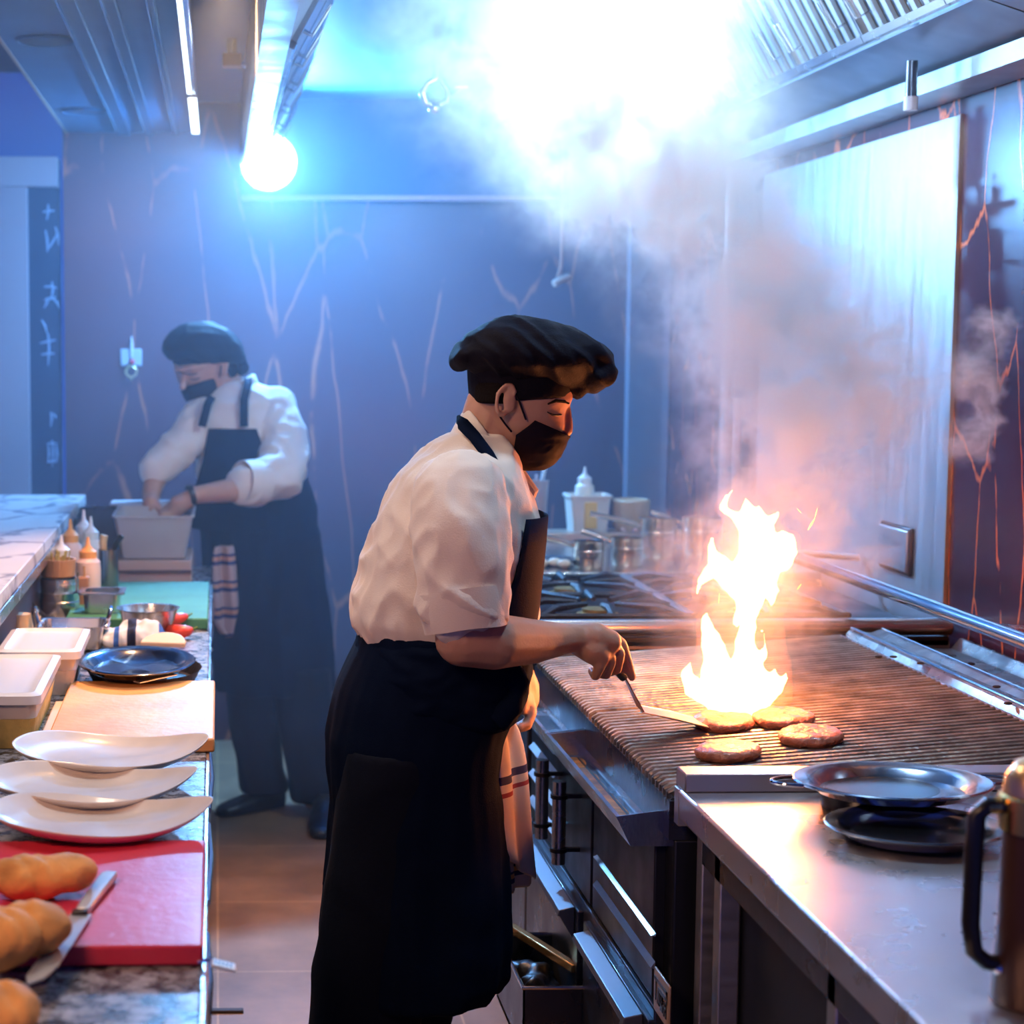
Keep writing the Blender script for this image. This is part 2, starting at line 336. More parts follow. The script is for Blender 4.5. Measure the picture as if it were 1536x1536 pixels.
for i in range(5):
    y = 4.3 + i*.49
    lab = 'slatted baffle filter in the left row of the hood, ' + ordl[i]
    if first is None:
        first = filt((.168,2.338), (.395,2.755), .485, 8, FS, mat('filter_dark', (.06,.07,.1), .5, .5), 'baffle_filter', lab, 'baffle filters along the left of the hood', y)
    else:
        o = copy_tree(first); o.location.y = y; o['label'] = lab
# fittings
sp = at(348, 84, 5.9); sp.z = min(sp.z, 2.6)
t = thing('ceiling_sprinkler', 'small square brass sprinkler head under the ceiling between trim and hood', 'sprinkler', sp)
MB().box((-.03,-.03,-.035),(.03,.03,.005)).build('head', mat('dull_copper', (.35,.2,.2), .4, .6), t, bevel=.004)
MB().tube([(0,0,.0),(0,0,2.62 - sp.z)], .016, 10).build('pipe', STEEL, t)
for k in range(3): MB().tube([(.03,-.02+.02*k,-.03),(.048,-.02+.02*k,-.03)], .005, 6).build('fin', CHROME, t)
sp = at(655, 148, 5.6)
t = thing('pendant_nozzle', 'shiny bent pipe nozzle cluster hanging inside the hood left of the bright lamp', 'nozzle', sp)
MB().tube([(0,0,2.78-sp.z),(0,0,.06)], .012, 10).build('drop_pipe', STEEL, t)
MB().tube([(0,0,.06),(-.03,0,.045),(-.045,0,.015),(-.03,0,-.015),(0,0,-.02),(.03,0,-.01),(.035,0,.02),(.01,0,.06)], .011, 10).build('pipe_loop', CHROME, t)
MB().sphere((-.005,0,-.028), .02).build('nozzle_cap', CHROME, t)
MB().tube([(.03,0,.0),(.06,0,.02),(.09,.0,.05)], .006, 8).build('lever', CHROME, t)
MB().box((.055,-.008,.03),(.095,.008,.038), Matrix.Rotation(.0,4,'Y')).build('fin', CHROME, t)
sp = at(820, 200, 6.9)
t = thing('hood_nozzle', 'white elbow nozzle at the far end of the upper hood rail', 'nozzle', sp)
MB().tube([(.0,0,-.02),(0,0,.03),(.02,0,.06),(1.30-sp.x,0,.2)], .014, 10).build('elbow_pipe', mat('white_pipe', (.85,.88,.9), .3, .3), t)
MB().tube([(0,0,-.02),(0,0,-.045)], .01, 8).build('tip', CHROME, t)
sp = at(842, 420, 6.9)
t = thing('hood_nozzle', 'small orange nozzle on a thin drop pipe above the front cook', 'nozzle', sp)
MB().tube([(0,0,2.25-sp.z+.3),(0,0,.05),(-.015,0,.01)], .007, 8).build('drop_pipe', mat('copper_pipe', (.45,.22,.15), .35, .8), t)
MB().tube([(-.03,-.01,-.015),(.0,0,.0),(.03,.01,.015)], [.014,.016,.016], 10).build('tip', mat('pale_brass', (.8,.5,.35), .35, .6), t)
sp = at(992, 283, 6.9)
t = thing('hood_nozzle', 'tiny white nozzle dot under the far part of the hood', 'nozzle', sp)
MB().tube([(0,0,.02),(0,0,2.35-sp.z+.25)], .005, 8).build('drop_pipe', STEEL, t); MB().sphere((0,0,0), .014).build('tip', CHROME, t)
sp = at(1366, 158, 4.3)
t = thing('hood_drain_cup', 'white round drain cup under the rear ledge of the hood', 'drain cup', sp)
MB().tube([(0,0,-.012),(0,0,.02)], .016, 16).build('cup', mat('white_plastic', (.85,.85,.85), .4), t); MB().tube([(0,0,.02),(0,0,2.31-sp.z)], .013, 12).build('stem', DARKSTEEL, t)

# ------------------------------------------------------------------ right wall: steel panel, pipes, hatch, rail
pan = thing('wall_panel_sheet', 'tall stainless steel splash panel on the right marble wall', 'steel panel', (WX, 4.52, 0))
MB().box((-.008,0,.89),(0,1.62,2.215)).build('sheet', PANEL, pan, bevel=.002)
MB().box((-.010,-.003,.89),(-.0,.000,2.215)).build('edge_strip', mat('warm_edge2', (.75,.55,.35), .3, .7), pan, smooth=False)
hp_ = atx(1340, 822, WX - .022)
t = thing('access_hatch', 'small framed rectangular hatch on the steel wall panel', 'hatch', (WX - .008, hp_.y, hp_.z))
MB().box((-.012,-.11,-.065),(0,.11,.065)).build('hatch_frame', BLACK, t, bevel=.006)
MB().box((-.016,-.095,-.056),(-.008,.11,.056)).build('hatch_door', STEEL_R, t, bevel=.004)
t = thing('gas_pipe', 'tall vertical warm lit pipe left of the steel panel', 'pipe', (1.79, 6.33, 0)); MB().tube([(0,0,.9),(0,0,2.25)], .024, 16).build('tube', mat('orange_lit_pipe', (.75,.42,.34), .4, .3), t)  # orange light falling on the pipe is put into its base colour
for z in (1.2, 1.95): MB().box((.0,-.035,z),(.06,.035,z+.02)).build('bracket', DARKSTEEL, t)
t = thing('gas_pipe', 'shorter thin vertical pipe just right of the tall one', 'pipe', (1.80, 6.12+.12, 0)); MB().tube([(0,0,.9),(0,0,1.46)], .015, 14).build('tube', mat('orange_lit_pipe2', (.7,.34,.28), .4, .3), t)
MB().box((-.02,-.02,1.46),(.02,.02,1.56)).build('valve', DARKSTEEL, t, bevel=.004)
t = thing('wall_rail', 'horizontal steel tube rail along the right wall behind the grill', 'rail', (1.60, 2.2, 1.062))
MB().tube([(0,0,0),(0,2.95,0)], .017, 20).build('tube', CHROME, t)
for y in (.1, 1.5, 2.9): MB().tube([(0,y,0),(.23,y,-.02)], .01, 10).build('bracket', STEEL, t)
# socket plate on the back wall
sp = at(197, 536, BY - .004)
t = thing('wall_plate', 'small grey square plate with ring opener on the dark back wall', 'wall plate', sp)
MB().box((-.043,-.01,-.035),(.043,.004,.035)).build('plate', mat('grey_plate', (.4,.42,.48), .5), t, bevel=.004)
MB().tube([(0,-.014,.0),(.002,-.014,.05),(.002,-.012,.085)], [.006,.007,.002], 8).build('hook', mat('pale_metal', (.6,.6,.65), .4,.4), t)
MB().sphere((.004,-.018,-.018), .012).build('red_knob', mat('red_knob', (.6,.05,.08), .4), t)
ring = [(.022*math.cos(a), -.018, -.058+.022*math.sin(a)) for a in [2*PI*k/16 for k in range(17)]]
MB().tube(ring, .005, 8).build('ring', mat('brass_ring', (.6,.5,.3), .35, .6), t)
MB().tube([(0,-.018,-.08),(0,-.018,-.098)], [.006,.001], 8).build('tip', mat('brass_ring2', (.6,.5,.3), .35, .6), t)
HAZE = .058; EA = 370; EB = 145; ESP = 110; EF = 40; EW = 22; ED = 13; EI = 190; ES = 260; WORLD = 1.0; EN = 50; EP = 950
# ------------------------------------------------------------------ left: bar, worktop, fridge counter
BX = -.462
t = thing('bar_counter', 'raised marble bar counter running along the left side', 'bar counter', (BX, 3.6, 0))
MB().box((-1.2,-1.2,1.085),(0,2.78,1.12)).build('bar_top', BARTOP, t, bevel=.003)
MB().box((-.012,-1.2,1.055),(.004,2.78,1.085)).build('edge_trim', STEEL, t, bevel=.002)
MB().box((-1.15,-1.2,0),(-.03,2.74,1.06)).build('bar_body', mat('bar_body', (.08,.06,.08), .5), t)
t = thing('worktop', 'dark speckled stone worktop along the left aisle', 'worktop', (BX, 1.5, .9))
MB().box((-.02,0,-.035),(.442,4.60,0)).build('slab', GRANITE, t, bevel=.003)
MB().box((.442,0,-.04),(.447,4.60,.001)).build('edge_trim', STEEL, t, smooth=False)
for i, y in enumerate((1.50, 2.65, 3.8, 4.95)):
    t = thing('fridge_counter', 'stainless under-counter fridge cabinet below the worktop, %s' % ['nearest the camera', 'second from the camera', 'third from the camera', 'at the far end'][i], 'fridge cabinet', (BX, y, 0), 0, 'fridge cabinets under the worktop')
    MB().box((-.0,0,.1),(.42,1.13,.86)).build('body', DARKSTEEL, t, bevel=.004)
    MB().box((.42,.02,.14),(.438,.55,.84)).build('door', STEEL_R, t, bevel=.003)
    d2 = MB().box((.42,.57,.14),(.438,1.11,.84)).build('door', STEEL_R, t, bevel=.003)
    for k in (0,1): MB().tube([(.445,.05+.55*k,.80),(.45,.3+.55*k,.80),(.445,.50+.55*k,.80)], .006, 8).build('door_handle', CHROME, t)
    for (x, yy) in ((.05,.05),(.37,.05),(.05,1.08),(.37,1.08)): MB().tube([(x,yy,0),(x,yy,.1)], .02, 10).build('foot', STEEL, t)
# bracket sticking out under the red board and debris strip on floor
sp = at(318, 1456, 2.1)
t = thing('perforated_bracket', 'small pale perforated metal bracket sticking out into the aisle by the red board', 'bracket', (-.018, 2.13, sp.z))
MB().tube([(-.006,0,0),(.012,0,.004)], .0025, 8).build('arm', CHROME, t)
mbb = MB().box((.01,-.012,.000),(.040,.012,.004), Matrix.Rotation(.25,4,'Y')); mbb.build('tab', mat('pale_metal2', (.85,.7,.55), .35, .5), t, bevel=.001)
for k in range(5): MB().box((.0135+.0048*k,-.006,.003),(.0155+.0048*k,.006,.0046), Matrix.Rotation(.25,4,'Y')).build('slot', BLACK, t, smooth=False)
p = atz(335, 1515, .002)
tag(MB().box((p.x-.07,p.y-.02,0),(p.x+.05,p.y+.0,.008)).build('floor_strip', mat('dark_wood_scrap', (.05,.025,.015), .6), bevel=.002), 'short dark strip lying on the floor tiles by the counter', 'scrap')

def board(name, label, x0, x1, y0, y1, z, th, m, r=.012):
    o = MB().box((-(x1-x0)/2, -(y1-y0)/2, 0), ((x1-x0)/2, (y1-y0)/2, th)).build(name, m, bevel=.004)
    o.location = ((x0+x1)/2, (y0+y1)/2, z); return tag(o, label, 'cutting board')
RB = mat('red_board', (.72,.035,.07), .42, var=.12, vscale=8, bump=.1, bscale=60, coat=.3)
board('cutting_board', 'red plastic cutting board with rolls and a knife on it', BX, -.0175, 2.13, 2.60, .901, .026, RB)
board('cutting_board', 'orange plastic cutting board beside the lidded tub', -.315, -.005, 3.28, 3.86, .901, .026, mat('orange_board', (.92,.40,.14), .5, var=.2, vscale=7, bump=.12, bscale=50))
board('cutting_board', 'green plastic cutting board at the far end of the worktop', -.40, -.024, 4.72, 5.46, .901, .03, mat('green_board', (.06,.26,.14), .65, var=.15, vscale=6))
# leaf plates
PLATE = mat('cream_glaze', (.80,.68,.60), .28, coat=.4, var=.08, vscale=12)
def leaf(label, cx, cy, rx, ry, z, rot, seed):
    t = thing('leaf_plate', label, 'plate', (cx, cy, z), rot, 'leaf shaped plates in a row on the worktop')
    n = 56; rings = []
    def shape(k, s, zz, under=0):
        a = 2*PI*k/n; x = math.cos(a); y = math.sin(a)
        px = rx*s*x; py = ry*s*math.copysign(abs(y)**1.35, y)*(1 - .16*x)*1.05
        w = .010*math.cos(2*a) + .006*math.sin(3*a + seed*2)
        return Vector((px, py, zz + w*s*s))
    for s, zz in ((.02,.010),(.4,.010),(.7,.013),(.86,.022),(.97,.034),(1.0,.036),(.99,.031),(.86,.016),(.6,.005),(.3,.003),(.02,.003)):
        rings.append([shape(k, s, zz) for k in range(n)])
    MB().loops(rings).build('dish', PLATE, t, subsurf=1)
    MB().lathe([(.03,-.018),(.055,-.018),(.06,-.001),(.03,-.001)], sx=1.3, n=28).build('foot', BLACK, t)
    return t
leaf('cream leaf-shaped plate nearest the orange cutting board', -.185, 3.10, .172, .135, .922, .03, .4)
leaf('cream leaf-shaped plate in the middle of the row of three', -.205, 2.865, .175, .125, .922, -.02, .6)
leaf('cream leaf-shaped plate nearest the bread and red board', -.175, 2.665, .170, .12, .921, .02, .5)
# pebbles / small dark stones under plates' tips are the plates' feet
# bread
BREAD = mat('crusty_bread', (.80,.36,.09), .7, var=.45, vscale=14, bump=.5, bscale=30)
def roll(label, px, py, z, r, rot, seed):
    p = atz(px, py, z)
    def disp(c, nn):
        q = c*18 + Vector((seed,0,0)); return .007*noise.noise(q) + .004*noise.noise(q*2.2)
    mb = MB().sphere((0,0,0), r, 28, 18)
    M = Matrix.Rotation(rot, 3, 'Z')
    def dd(c, nn):
        f = max(0, nn.z); g = -.004*math.exp(-((c.x + .4*c.y)/.005)**2)*f - .003*math.exp(-((c.x+.03+.4*c.y)/.005)**2)*f
        return disp(c, nn) + g
    o = remesh(mb, 'bread_roll', BREAD, None, .0045, 3, dd, world=False)
    o.location = (p.x, p.y, z); o.rotation_euler.z = rot
    return tag(o, label, 'bread roll', 'bread rolls on the red cutting board')
roll('crusty bread roll lying farthest up the red board by the plate', 62, 1312, .957, (.074,.042,.030), .15, 1)
roll('crusty bread roll in the middle with the knife handle beside it', 38, 1392, .957, (.052,.045,.031), -.3, 5)
roll('second crusty roll pushed against the middle one at the picture edge', 2, 1405, .957, (.045,.05,.033), .3, 9)
roll('crusty bread roll in the bottom left corner of the picture', 0, 1520, .957, (.042,.05,.032), .2, 12)
# knife on the board
a = atz(46, 1478, .930); b = atz(120, 1372, .932); c = atz(166, 1312, .935)
t = thing('kitchen_knife', 'kitchen knife with pale steel handle lying across the red board', 'knife', b)
d = (a - b); dn = d.normalized(); sd = Vector((-dn.y, dn.x, 0))
bl = MB(); w = .017
prof = [(0,-w*.7),(0,w*.9),(.75,w*1.0),(.92,w*.6),(1,-w*.2),(.9,-w*.7)]
top = [d*u + sd*v + Vector((0,0,.0016)) for u, v in prof]; bot = [d*u + sd*v - Vector((0,0,.0004)) for u, v in prof]
bl.loops([bot, top]); bl.build('blade', mat('knife_blade', (.75,.77,.8), .28, .8), t, smooth=False)
e = (c - b)
hb = MB(); prof = [(0.06,-.009),(.06,.009),(.5,.011),(.95,.012),(1,.006),(1,-.010),(.5,-.009)]
en = e.normalized(); se = Vector((-en.y, en.x, 0))
hb.loops([[e*u + se*v - Vector((0,0,.005)) for u, v in prof], [e*u + se*v + Vector((0,0,.006)) for u, v in prof]]); hb.build('handle', mat('pale_handle', (.6,.63,.68), .35, .5), t, bevel=.003)
MB().box((-.010,-.007,-.004),(.010,.007,.006)).build('bolster', BLACK, t, bevel=.002)

# ---- tubs
CLEAR = mat('translucent_plastic', (.86,.84,.86), .35, trans=.0, coat=.3)
LIDM = mat('frosted_lid', (.88,.85,.86), .3, coat=.4, bump=.05, bscale=30)
def tub(label, x0, x1, y0, y1, h, content, lid_x=.02, z=.9, lid=True):
    t = thing('food_tub', label, 'food tub', ((x0+x1)/2, (y0+y1)/2, z)); rx = (x1-x0)/2; ry = (y1-y0)/2
    def rr(ax, ay, z_, r=.02, k=5):
        out = []
        for cx, cy, a0 in ((ax-r, ay-r, 0), (-ax+r, ay-r, PI/2), (-ax+r, -ay+r, PI), (ax-r, -ay+r, 1.5*PI)):
            for i in range(k): out.append(Vector((cx + r*math.cos(a0 + PI/2*i/(k-1)), cy + r*math.sin(a0 + PI/2*i/(k-1)), z_)))
        return out
    MB().loops([rr(rx-.012,ry-.012,.001), rr(rx-.002,ry-.002,h*.55)]).build('contents', content, t)
    wall = MB().loops([rr(rx-.008,ry-.008,h*.50), rr(rx-.001,ry-.001,h*.56), rr(rx-.0015,ry-.0015,h*.57), rr(rx,ry,h-.012), rr(rx,ry,h-.006), rr(rx-.004,ry-.004,h-.006), rr(rx-.006,ry-.006,h*.58)], cap=False)
    wall.build('tub_wall', mat('clear_wall', (.86,.80,.76), .3, alpha=.55, coat=.4), t)
    if lid:
        l = MB().loops([rr(rx+.001,ry+.001,h-.02), rr(rx+.010,ry+.010,h-.018), rr(rx+.010,ry+.010,h-.002), rr(rx-.004,ry-.004,h+.002), rr(rx-.012,ry-.012,h-.004), rr(rx-.03,ry-.03,h-.004)])
        l.build('lid', LIDM, t)
    return t
tub('large lidded plastic tub of yellow food left of the orange board', -.56, -.335, 3.31, 3.74, .105, mat('yellow_food', (.72,.52,.16), .6, var=.2, vscale=30, bump=.3, bscale=60))
tub('lidded white plastic tub behind the large yellow one', -.46, -.30, 3.82, 4.12, .10, mat('white_food', (.8,.7,.62), .6, var=.15, vscale=30))
# orange-brown board left of yellow board (second wooden strip under tub lid)
MB_ = MB().box((-.012,-.16,0),(.012,.16,.012)); o = MB_.build('board_scraper', mat('pale_wood', (.85,.65,.5), .6), bevel=.003); o.location = (-.3235+.0, 3.55, .901); tag(o, 'narrow pale strip between the yellow tub and orange board', 'strip')

# oval platters
def oval(name, label, c, rx, ry, m, rot=0, h=.02, loops=True, deep=.018, grp=None):
    t = thing(name, label, 'platter', c, rot, grp)
    n = 56
    pr = [(.02,.002),(.72,.002),(.80,deep*.7),(.86,deep),(.98,deep+.003),(1.0,deep+.001),(.985,deep-.002),(.85,deep-.004),(.76,.0),(.02,-.001)]
    MB().loops([[Vector((rx*s*math.cos(2*PI*k/n), ry*s*math.sin(2*PI*k/n), z_)) for k in range(n)] for s, z_ in pr]).build('dish', m, t)
    if loops:
        for sg in (-1, 1):
            pts = [Vector((sg*(rx*.97 + .042*math.sin(PI*k/10)), -.028*math.cos(PI*k/10), deep)) for k in range(11)]
            MB().tube(pts, .0035, 8).build('loop_handle', m, t)
    return t
c = at(205, 996, 3.95)
t = oval('oval_platter', 'dark shiny oval steel platter behind the orange board', (c.x, 3.95, .937), .130, .185, mat('dark_mirror_steel', (.35,.36,.4), .13, 1), 0, loops=False)
tag(MB().lathe([(.06,0),(.11,.0),(.125,.03),(.128,.034),(.11,.006),(.05,.004)], sx=1, sy=1.3, n=40).build('frying_pan', IRON), 'black pan standing under the dark oval platter', 'pan').location = (c.x+.015, 3.98, .901)
a = atz(205, 1024, .935); b = atz(262, 1012, .94)
t = thing('spatula', 'pale flat steel spatula lying at the edge of the orange board', 'spatula', (a+b)/2)
v = (b-a)/2; s_ = Vector((-v.y, v.x, 0)).normalized()*.012
MB().loops([[-v - s_, -v + s_, v + s_*.8, v - s_*.8], [p + Vector((0,0,.002)) for p in (-v - s_, -v + s_, v + s_*.8, v - s_*.8)]]).build('blade', mat('pale_blade', (.8,.82,.85), .3, .7), t, smooth=False)
# crumpled blue and white cloth
def crumple(c, nn): return .014*noise.noise(c*22) + .008*noise.noise(c*50)
CL1 = striped('blue_white_wrap', (.8,.78,.82), [(.5,(.04,.14,.5)),(.62,(.8,.8,.85)),(.80,(.02,.03,.08))], 9, 'X')
p = atz(205, 975, .9)
mb = MB().sphere((p.x-.03,p.y+.02,.925), (.075,.05,.030), 30, 16).sphere((p.x+.02,p.y,.935), (.06,.045,.035), 30, 16).sphere((p.x-.01,p.y+.03,.945), (.035,.03,.03), 20, 12)
o = thing('crumpled_cloth', 'crumpled blue and white cloth heap beside the steel bowl', 'cloth', (p.x, p.y, .9)); remesh(mb, 'cloth_heap', CL1, o, .005, 2, crumple)
p2 = atz(232, 972, .93)
mb = MB(); arc = [Vector((.055*math.cos(a_), .055*math.sin(a_), 0)) for a_ in [PI*k/12 for k in range(13)]]
poly = [(v_.x, v_.y) for v_ in arc]
mb.prism(poly, 0, .012); o = mb.build('dough_scraper', mat('tan_plastic', (.85,.6,.42), .5), bevel=.003); o.location = (p2.x+.02, p2.y-.02, .935); o.rotation_euler = (.35,0,-.2); tag(o, 'tan half-round dough scraper resting against the blue cloth', 'scraper')

# steel bowl
def bowl(name, label, cat, c, r, h, m, z=.9):
    t = thing(name, label, cat, (c[0], c[1], z))
    pr = [(r*.4,0),(r*.62,h*.15),(r*.86,h*.55),(r*.97,h*.93),(r*1.05,h*.985),(r*1.05,h),(r*.95,h*.985),(r*.84,h*.56),(r*.6,h*.19),(r*.36,h*.05),(.002,h*.04)]
    MB().lathe(pr, n=40).build('shell', m, t); return t
p = at(222, 915, 4.62); bowl('mixing_bowl', 'round steel mixing bowl in front of the green board', 'bowl', (p.x, 4.62), .078, .075, STEEL)
# red peppers
RED = mat('red_pepper', (.75,.06,.03), .3, coat=.3, var=.2, vscale=20)
for i, (px, py, r, rz, lab) in enumerate([(262,906,(.045,.017,.016),.1,'long red pepper lying behind the steel bowl rim'),(270,918,(.040,.017,.018),-.35,'red pepper lying closer to the worktop edge beside the bowl')]):
    p = atz(px, py, .93); t = thing('red_pepper', lab, 'red pepper', (p.x, 4.70 - .12*i, .918 if i else .932), rz, None)
    MB().sphere((0,0,0), r, 20, 12).build('flesh', RED, t, disp=lambda q: q + Vector((0, 6*q.x*q.x, 3*q.x*q.x)))
    MB().tube([(r[0]*.9,.008,.006),(r[0]*1.2,.016,.012)], .003, 6).build('stem', mat('green_stem', (.1,.2,.03), .6), t)
# rectangular handled steel dish
def rrect(ax, ay, z_, r=.02, k=5):
    out = []
    for cx, cy, a0 in ((ax-r, ay-r, 0), (-ax+r, ay-r, PI/2), (-ax+r, -ay+r, PI), (ax-r, -ay+r, 1.5*PI)):
        for i in range(k): out.append(Vector((cx + r*math.cos(a0 + PI/2*i/(k-1)), cy + r*math.sin(a0 + PI/2*i/(k-1)), z_)))
    return out
p = at(110, 925, 4.45)
t = thing('serving_dish', 'small rectangular steel dish with upright ring handles', 'dish', (p.x, 4.45, .901))
MB().loops([rrect(.062,.06,0), rrect(.072,.07,.005), rrect(.078,.078,.060), rrect(.082,.082,.062), rrect(.076,.076,.060), rrect(.070,.068,.008), rrect(.05,.05,.006)]).build('shell', STEEL, t)
for sg in (-1,1):
    pts = [Vector((sg*(.082+.012*math.sin(PI*k/10)), -.05*math.cos(PI*k/10)*.6, .055+.045*math.sin(PI*k/10))) for k in range(11)]
    MB().tube(pts, .005, 8).build('ring_handle', CHROME, t)
    for yy in (-.03,.03): MB().sphere((sg*.082, yy, .055), .009).build('rivet_boss', CHROME, t)
# square gastro insert
p = at(154, 895, 4.85)
t = thing('steel_insert', 'square rimmed steel insert with a round opening before the green board', 'insert pan', (p.x, 4.85, .901))
MB().loops([rrect(.045,.045,0), rrect(.05,.05,.08), rrect(.062,.062,.083,.008), rrect(.062,.062,.088,.008), rrect(.046,.046,.088), rrect(.044,.044,.01), rrect(.03,.03,.008)]).build('shell', STEEL, t)
# steel pots + wooden bowl
p = at(90, 885, 4.95)
def pot(name, label, c, r, h, z=.901, m=STEEL, handle=None, cat='pot', grp=None):
    t = thing(name, label, cat, (c[0], c[1], z), 0, grp)
    MB().lathe([(r*.9,0),(r*.97,h*.06),(r,h*.5),(r*1.0,h*.95),(r*1.05,h),(r*.96,h*.98),(r*.95,h*.1),(.002,h*.06)], n=36).build('shell', m, t)
    MB().lathe([(r*1.004,h*.60),(r*1.03,h*.62),(r*1.03,h*.66),(r*1.004,h*.68)], n=36, cap=False).build('band', m, t)
    if handle:
        a_, L_ = handle; dx, dy = math.cos(a_), math.sin(a_)
        MB().tube([(dx*r, dy*r, h*.8), (dx*(r+L_*.4), dy*(r+L_*.4), h*.85+.012), (dx*(r+L_), dy*(r+L_), h*.9+.025)], [.006,.009,.009], 10).build('handle', m, t)
    return t
pot('steel_pot', 'steel pot holding the wooden cup near the squeeze bottles', (p.x, 4.95), .055, .07)
pot('steel_pot', 'upper steel pot nested on the other under the wooden cup', (p.x-.004, 4.95), .050, .045, z=.965)
t = thing('wooden_cup', 'round wooden cup of herbs standing on the steel pots', 'cup', (p.x-.005, 4.95, 1.012))
MB().lathe([(.040,0),(.046,.004),(.050,.05),(.044,.05),(.042,.03),(.002,.028)], n=32).build('cup_body', mat('cup_wood', (.5,.24,.1), .6, bump=.3, bscale=80, stretch=(1,1,.2)), t)
hb = MB()
for k in range(22):
    a_ = random.uniform(0,6.3); r_ = random.uniform(0,.036); hb.tube([(r_*math.cos(a_), r_*math.sin(a_), .03),(r_*1.1*math.cos(a_)+random.uniform(-.01,.01), r_*1.1*math.sin(a_), .058+random.uniform(0,.018))], .0022, 5)
hb.build('herbs', mat('dried_herbs', (.45,.36,.12), .8), t)
t = thing('wooden_block', 'small brown wooden holder right of the wooden cup', 'holder', (at(123,850,4.98).x, 5.0, .901))
MB().box((-.018,-.02,0),(.018,.02,.105)).build('block', mat('block_wood', (.4,.18,.08), .6), t, bevel=.003)
MB().tube([(.006,0,.10),(.004,0,.135)], .004, 6).build('peg', mat('peg_wood', (.55,.3,.15), .6), t)
MB().tube([(-.012,-.022,-.0),(-.012,-.022,.12)], .003, 6).build('skewer', STEEL, t)
# tangle of black tongs behind pot
t = thing('black_tongs', 'dark metal tongs lying between bar and steel pots', 'tongs', (at(50,880,4.9).x, 4.8, .91))
MB().tube([(-.02,.05,.06),(.0,.02,.05),(.04,-.03,.02),(.10,-.08,.01)], .007, 8).build('arm', DARKSTEEL, t); MB().tube([(-.03,.03,.05),(.0,.0,.04),(.04,-.05,.01),(.09,-.09,.0)], .007, 8).build('arm', DARKSTEEL, t)
MB().sphere((-.025,.045,.06), .012).build('hinge', CHROME, t)
# squeeze bottles
def bottle(label, x, y, z, r, h, body, cap, grp='squeeze bottles on the worktop'):
    t = thing('squeeze_bottle', label, 'squeeze bottle', (x, y, z), 0, grp)
    MB().lathe([(r*.9,0),(r,.006),(r,h*.55),(r*.96,h*.66),(r*.62,h*.72),(r*.6,h*.74)], n=26).build('body', body, t)
    MB().lathe([(r*.7,h*.71),(r*.72,h*.80),(r*.5,h*.83),(r*.2,h*.88),(r*.1,h*1.0)], n=22).build('nozzle_cap', cap, t)
WB = mat('white_bottle', (.88,.82,.84), .4, sss=.1); PB = mat('pinkish_bottle', (.88,.62,.56), .4); OC = mat('orange_cap', (.92,.38,.10), .4); WC = mat('white_cap', (.92,.88,.88), .4)
bottle('white squeeze bottle with white nozzle nearest the marble bar', at(92,830,5.15).x, 5.15, .901, .035, .205, WB, WC)
bottle('pinkish squeeze bottle with an orange nozzle, largest of the cluster', at(132,830,5.1).x, 5.1, .901, .036, .205, PB, OC)
bottle('squeeze bottle with tall orange nozzle behind the white bottle', at(106,830,5.32).x, 5.32, .901, .034, .235, PB, OC)
bottle('squeeze bottle with clear pointed nozzle behind the orange capped one', at(126,830,5.45).x, 5.45, .901, .034, .25, WB, WC)
bottle('squeeze bottle with white nozzle between orange caps and utensil holder', at(140,830,5.5).x, 5.40, .901, .033, .235, WB, WC)
t = thing('utensil_holder', 'tall dark steel cylinder holding black handled utensils', 'utensil holder', (at(163,830,5.3).x, 5.28, .901))
MB().lathe([(.028,0),(.03,.005),(.03,.15),(.027,.15),(.027,.01),(.002,.008)], n=28).build('cylinder', mat('holder_steel', (.25,.22,.22), .25, .9), t)
MB().tube([(0,0,.06),(.02,0,.16),(.04,0,.19)], [.004,.008,.009], 10).build('black_handle', BLACK, t); MB().tube([(-.01,.01,.06),(-.016,.01,.17),(-.012,.01,.19)], [.004,.012,.012], 10).build('spoon_handle', mat('pale_wood2', (.75,.5,.25), .5), t)
# paper cups
def cups(label, px, py, Y, n_, grp):
    for k in range(n_):
        p = at(px, py, Y); t = thing('paper_cup', label[k], 'paper cup', (p.x, Y, .901 + k*.017), 0, grp)
        MB().lathe([(.038,0),(.036,.003),(.027,.05),(.025,.05),(.001,.049)], n=30).build('cup_wall', mat('kraft_paper', (.68,.48,.3), .8), t); MB().lathe([(.036,0),(.040,-.001),(.040,.004),(.036,.004)], n=30, cap=False).build('rolled_rim', mat('kraft_rim', (.75,.55,.36), .7), t)
cups(['lowest upside-down kraft cup of the pile beside the ring-handled dish','middle upside-down kraft cup of the pile beside the ring-handled dish','topmost upside-down kraft cup of the pile beside the ring-handled dish'], 30, 940, 4.45, 3, 'kraft cups by the serving dish')
cups(['lowest kraft cup of the pile cut by the left picture edge','second lowest kraft cup of the pile cut by the left picture edge','second highest kraft cup of the pile cut by the left picture edge','topmost kraft cup of the pile cut by the left picture edge'], -8, 940, 4.35, 4, 'kraft cups at the left picture edge')
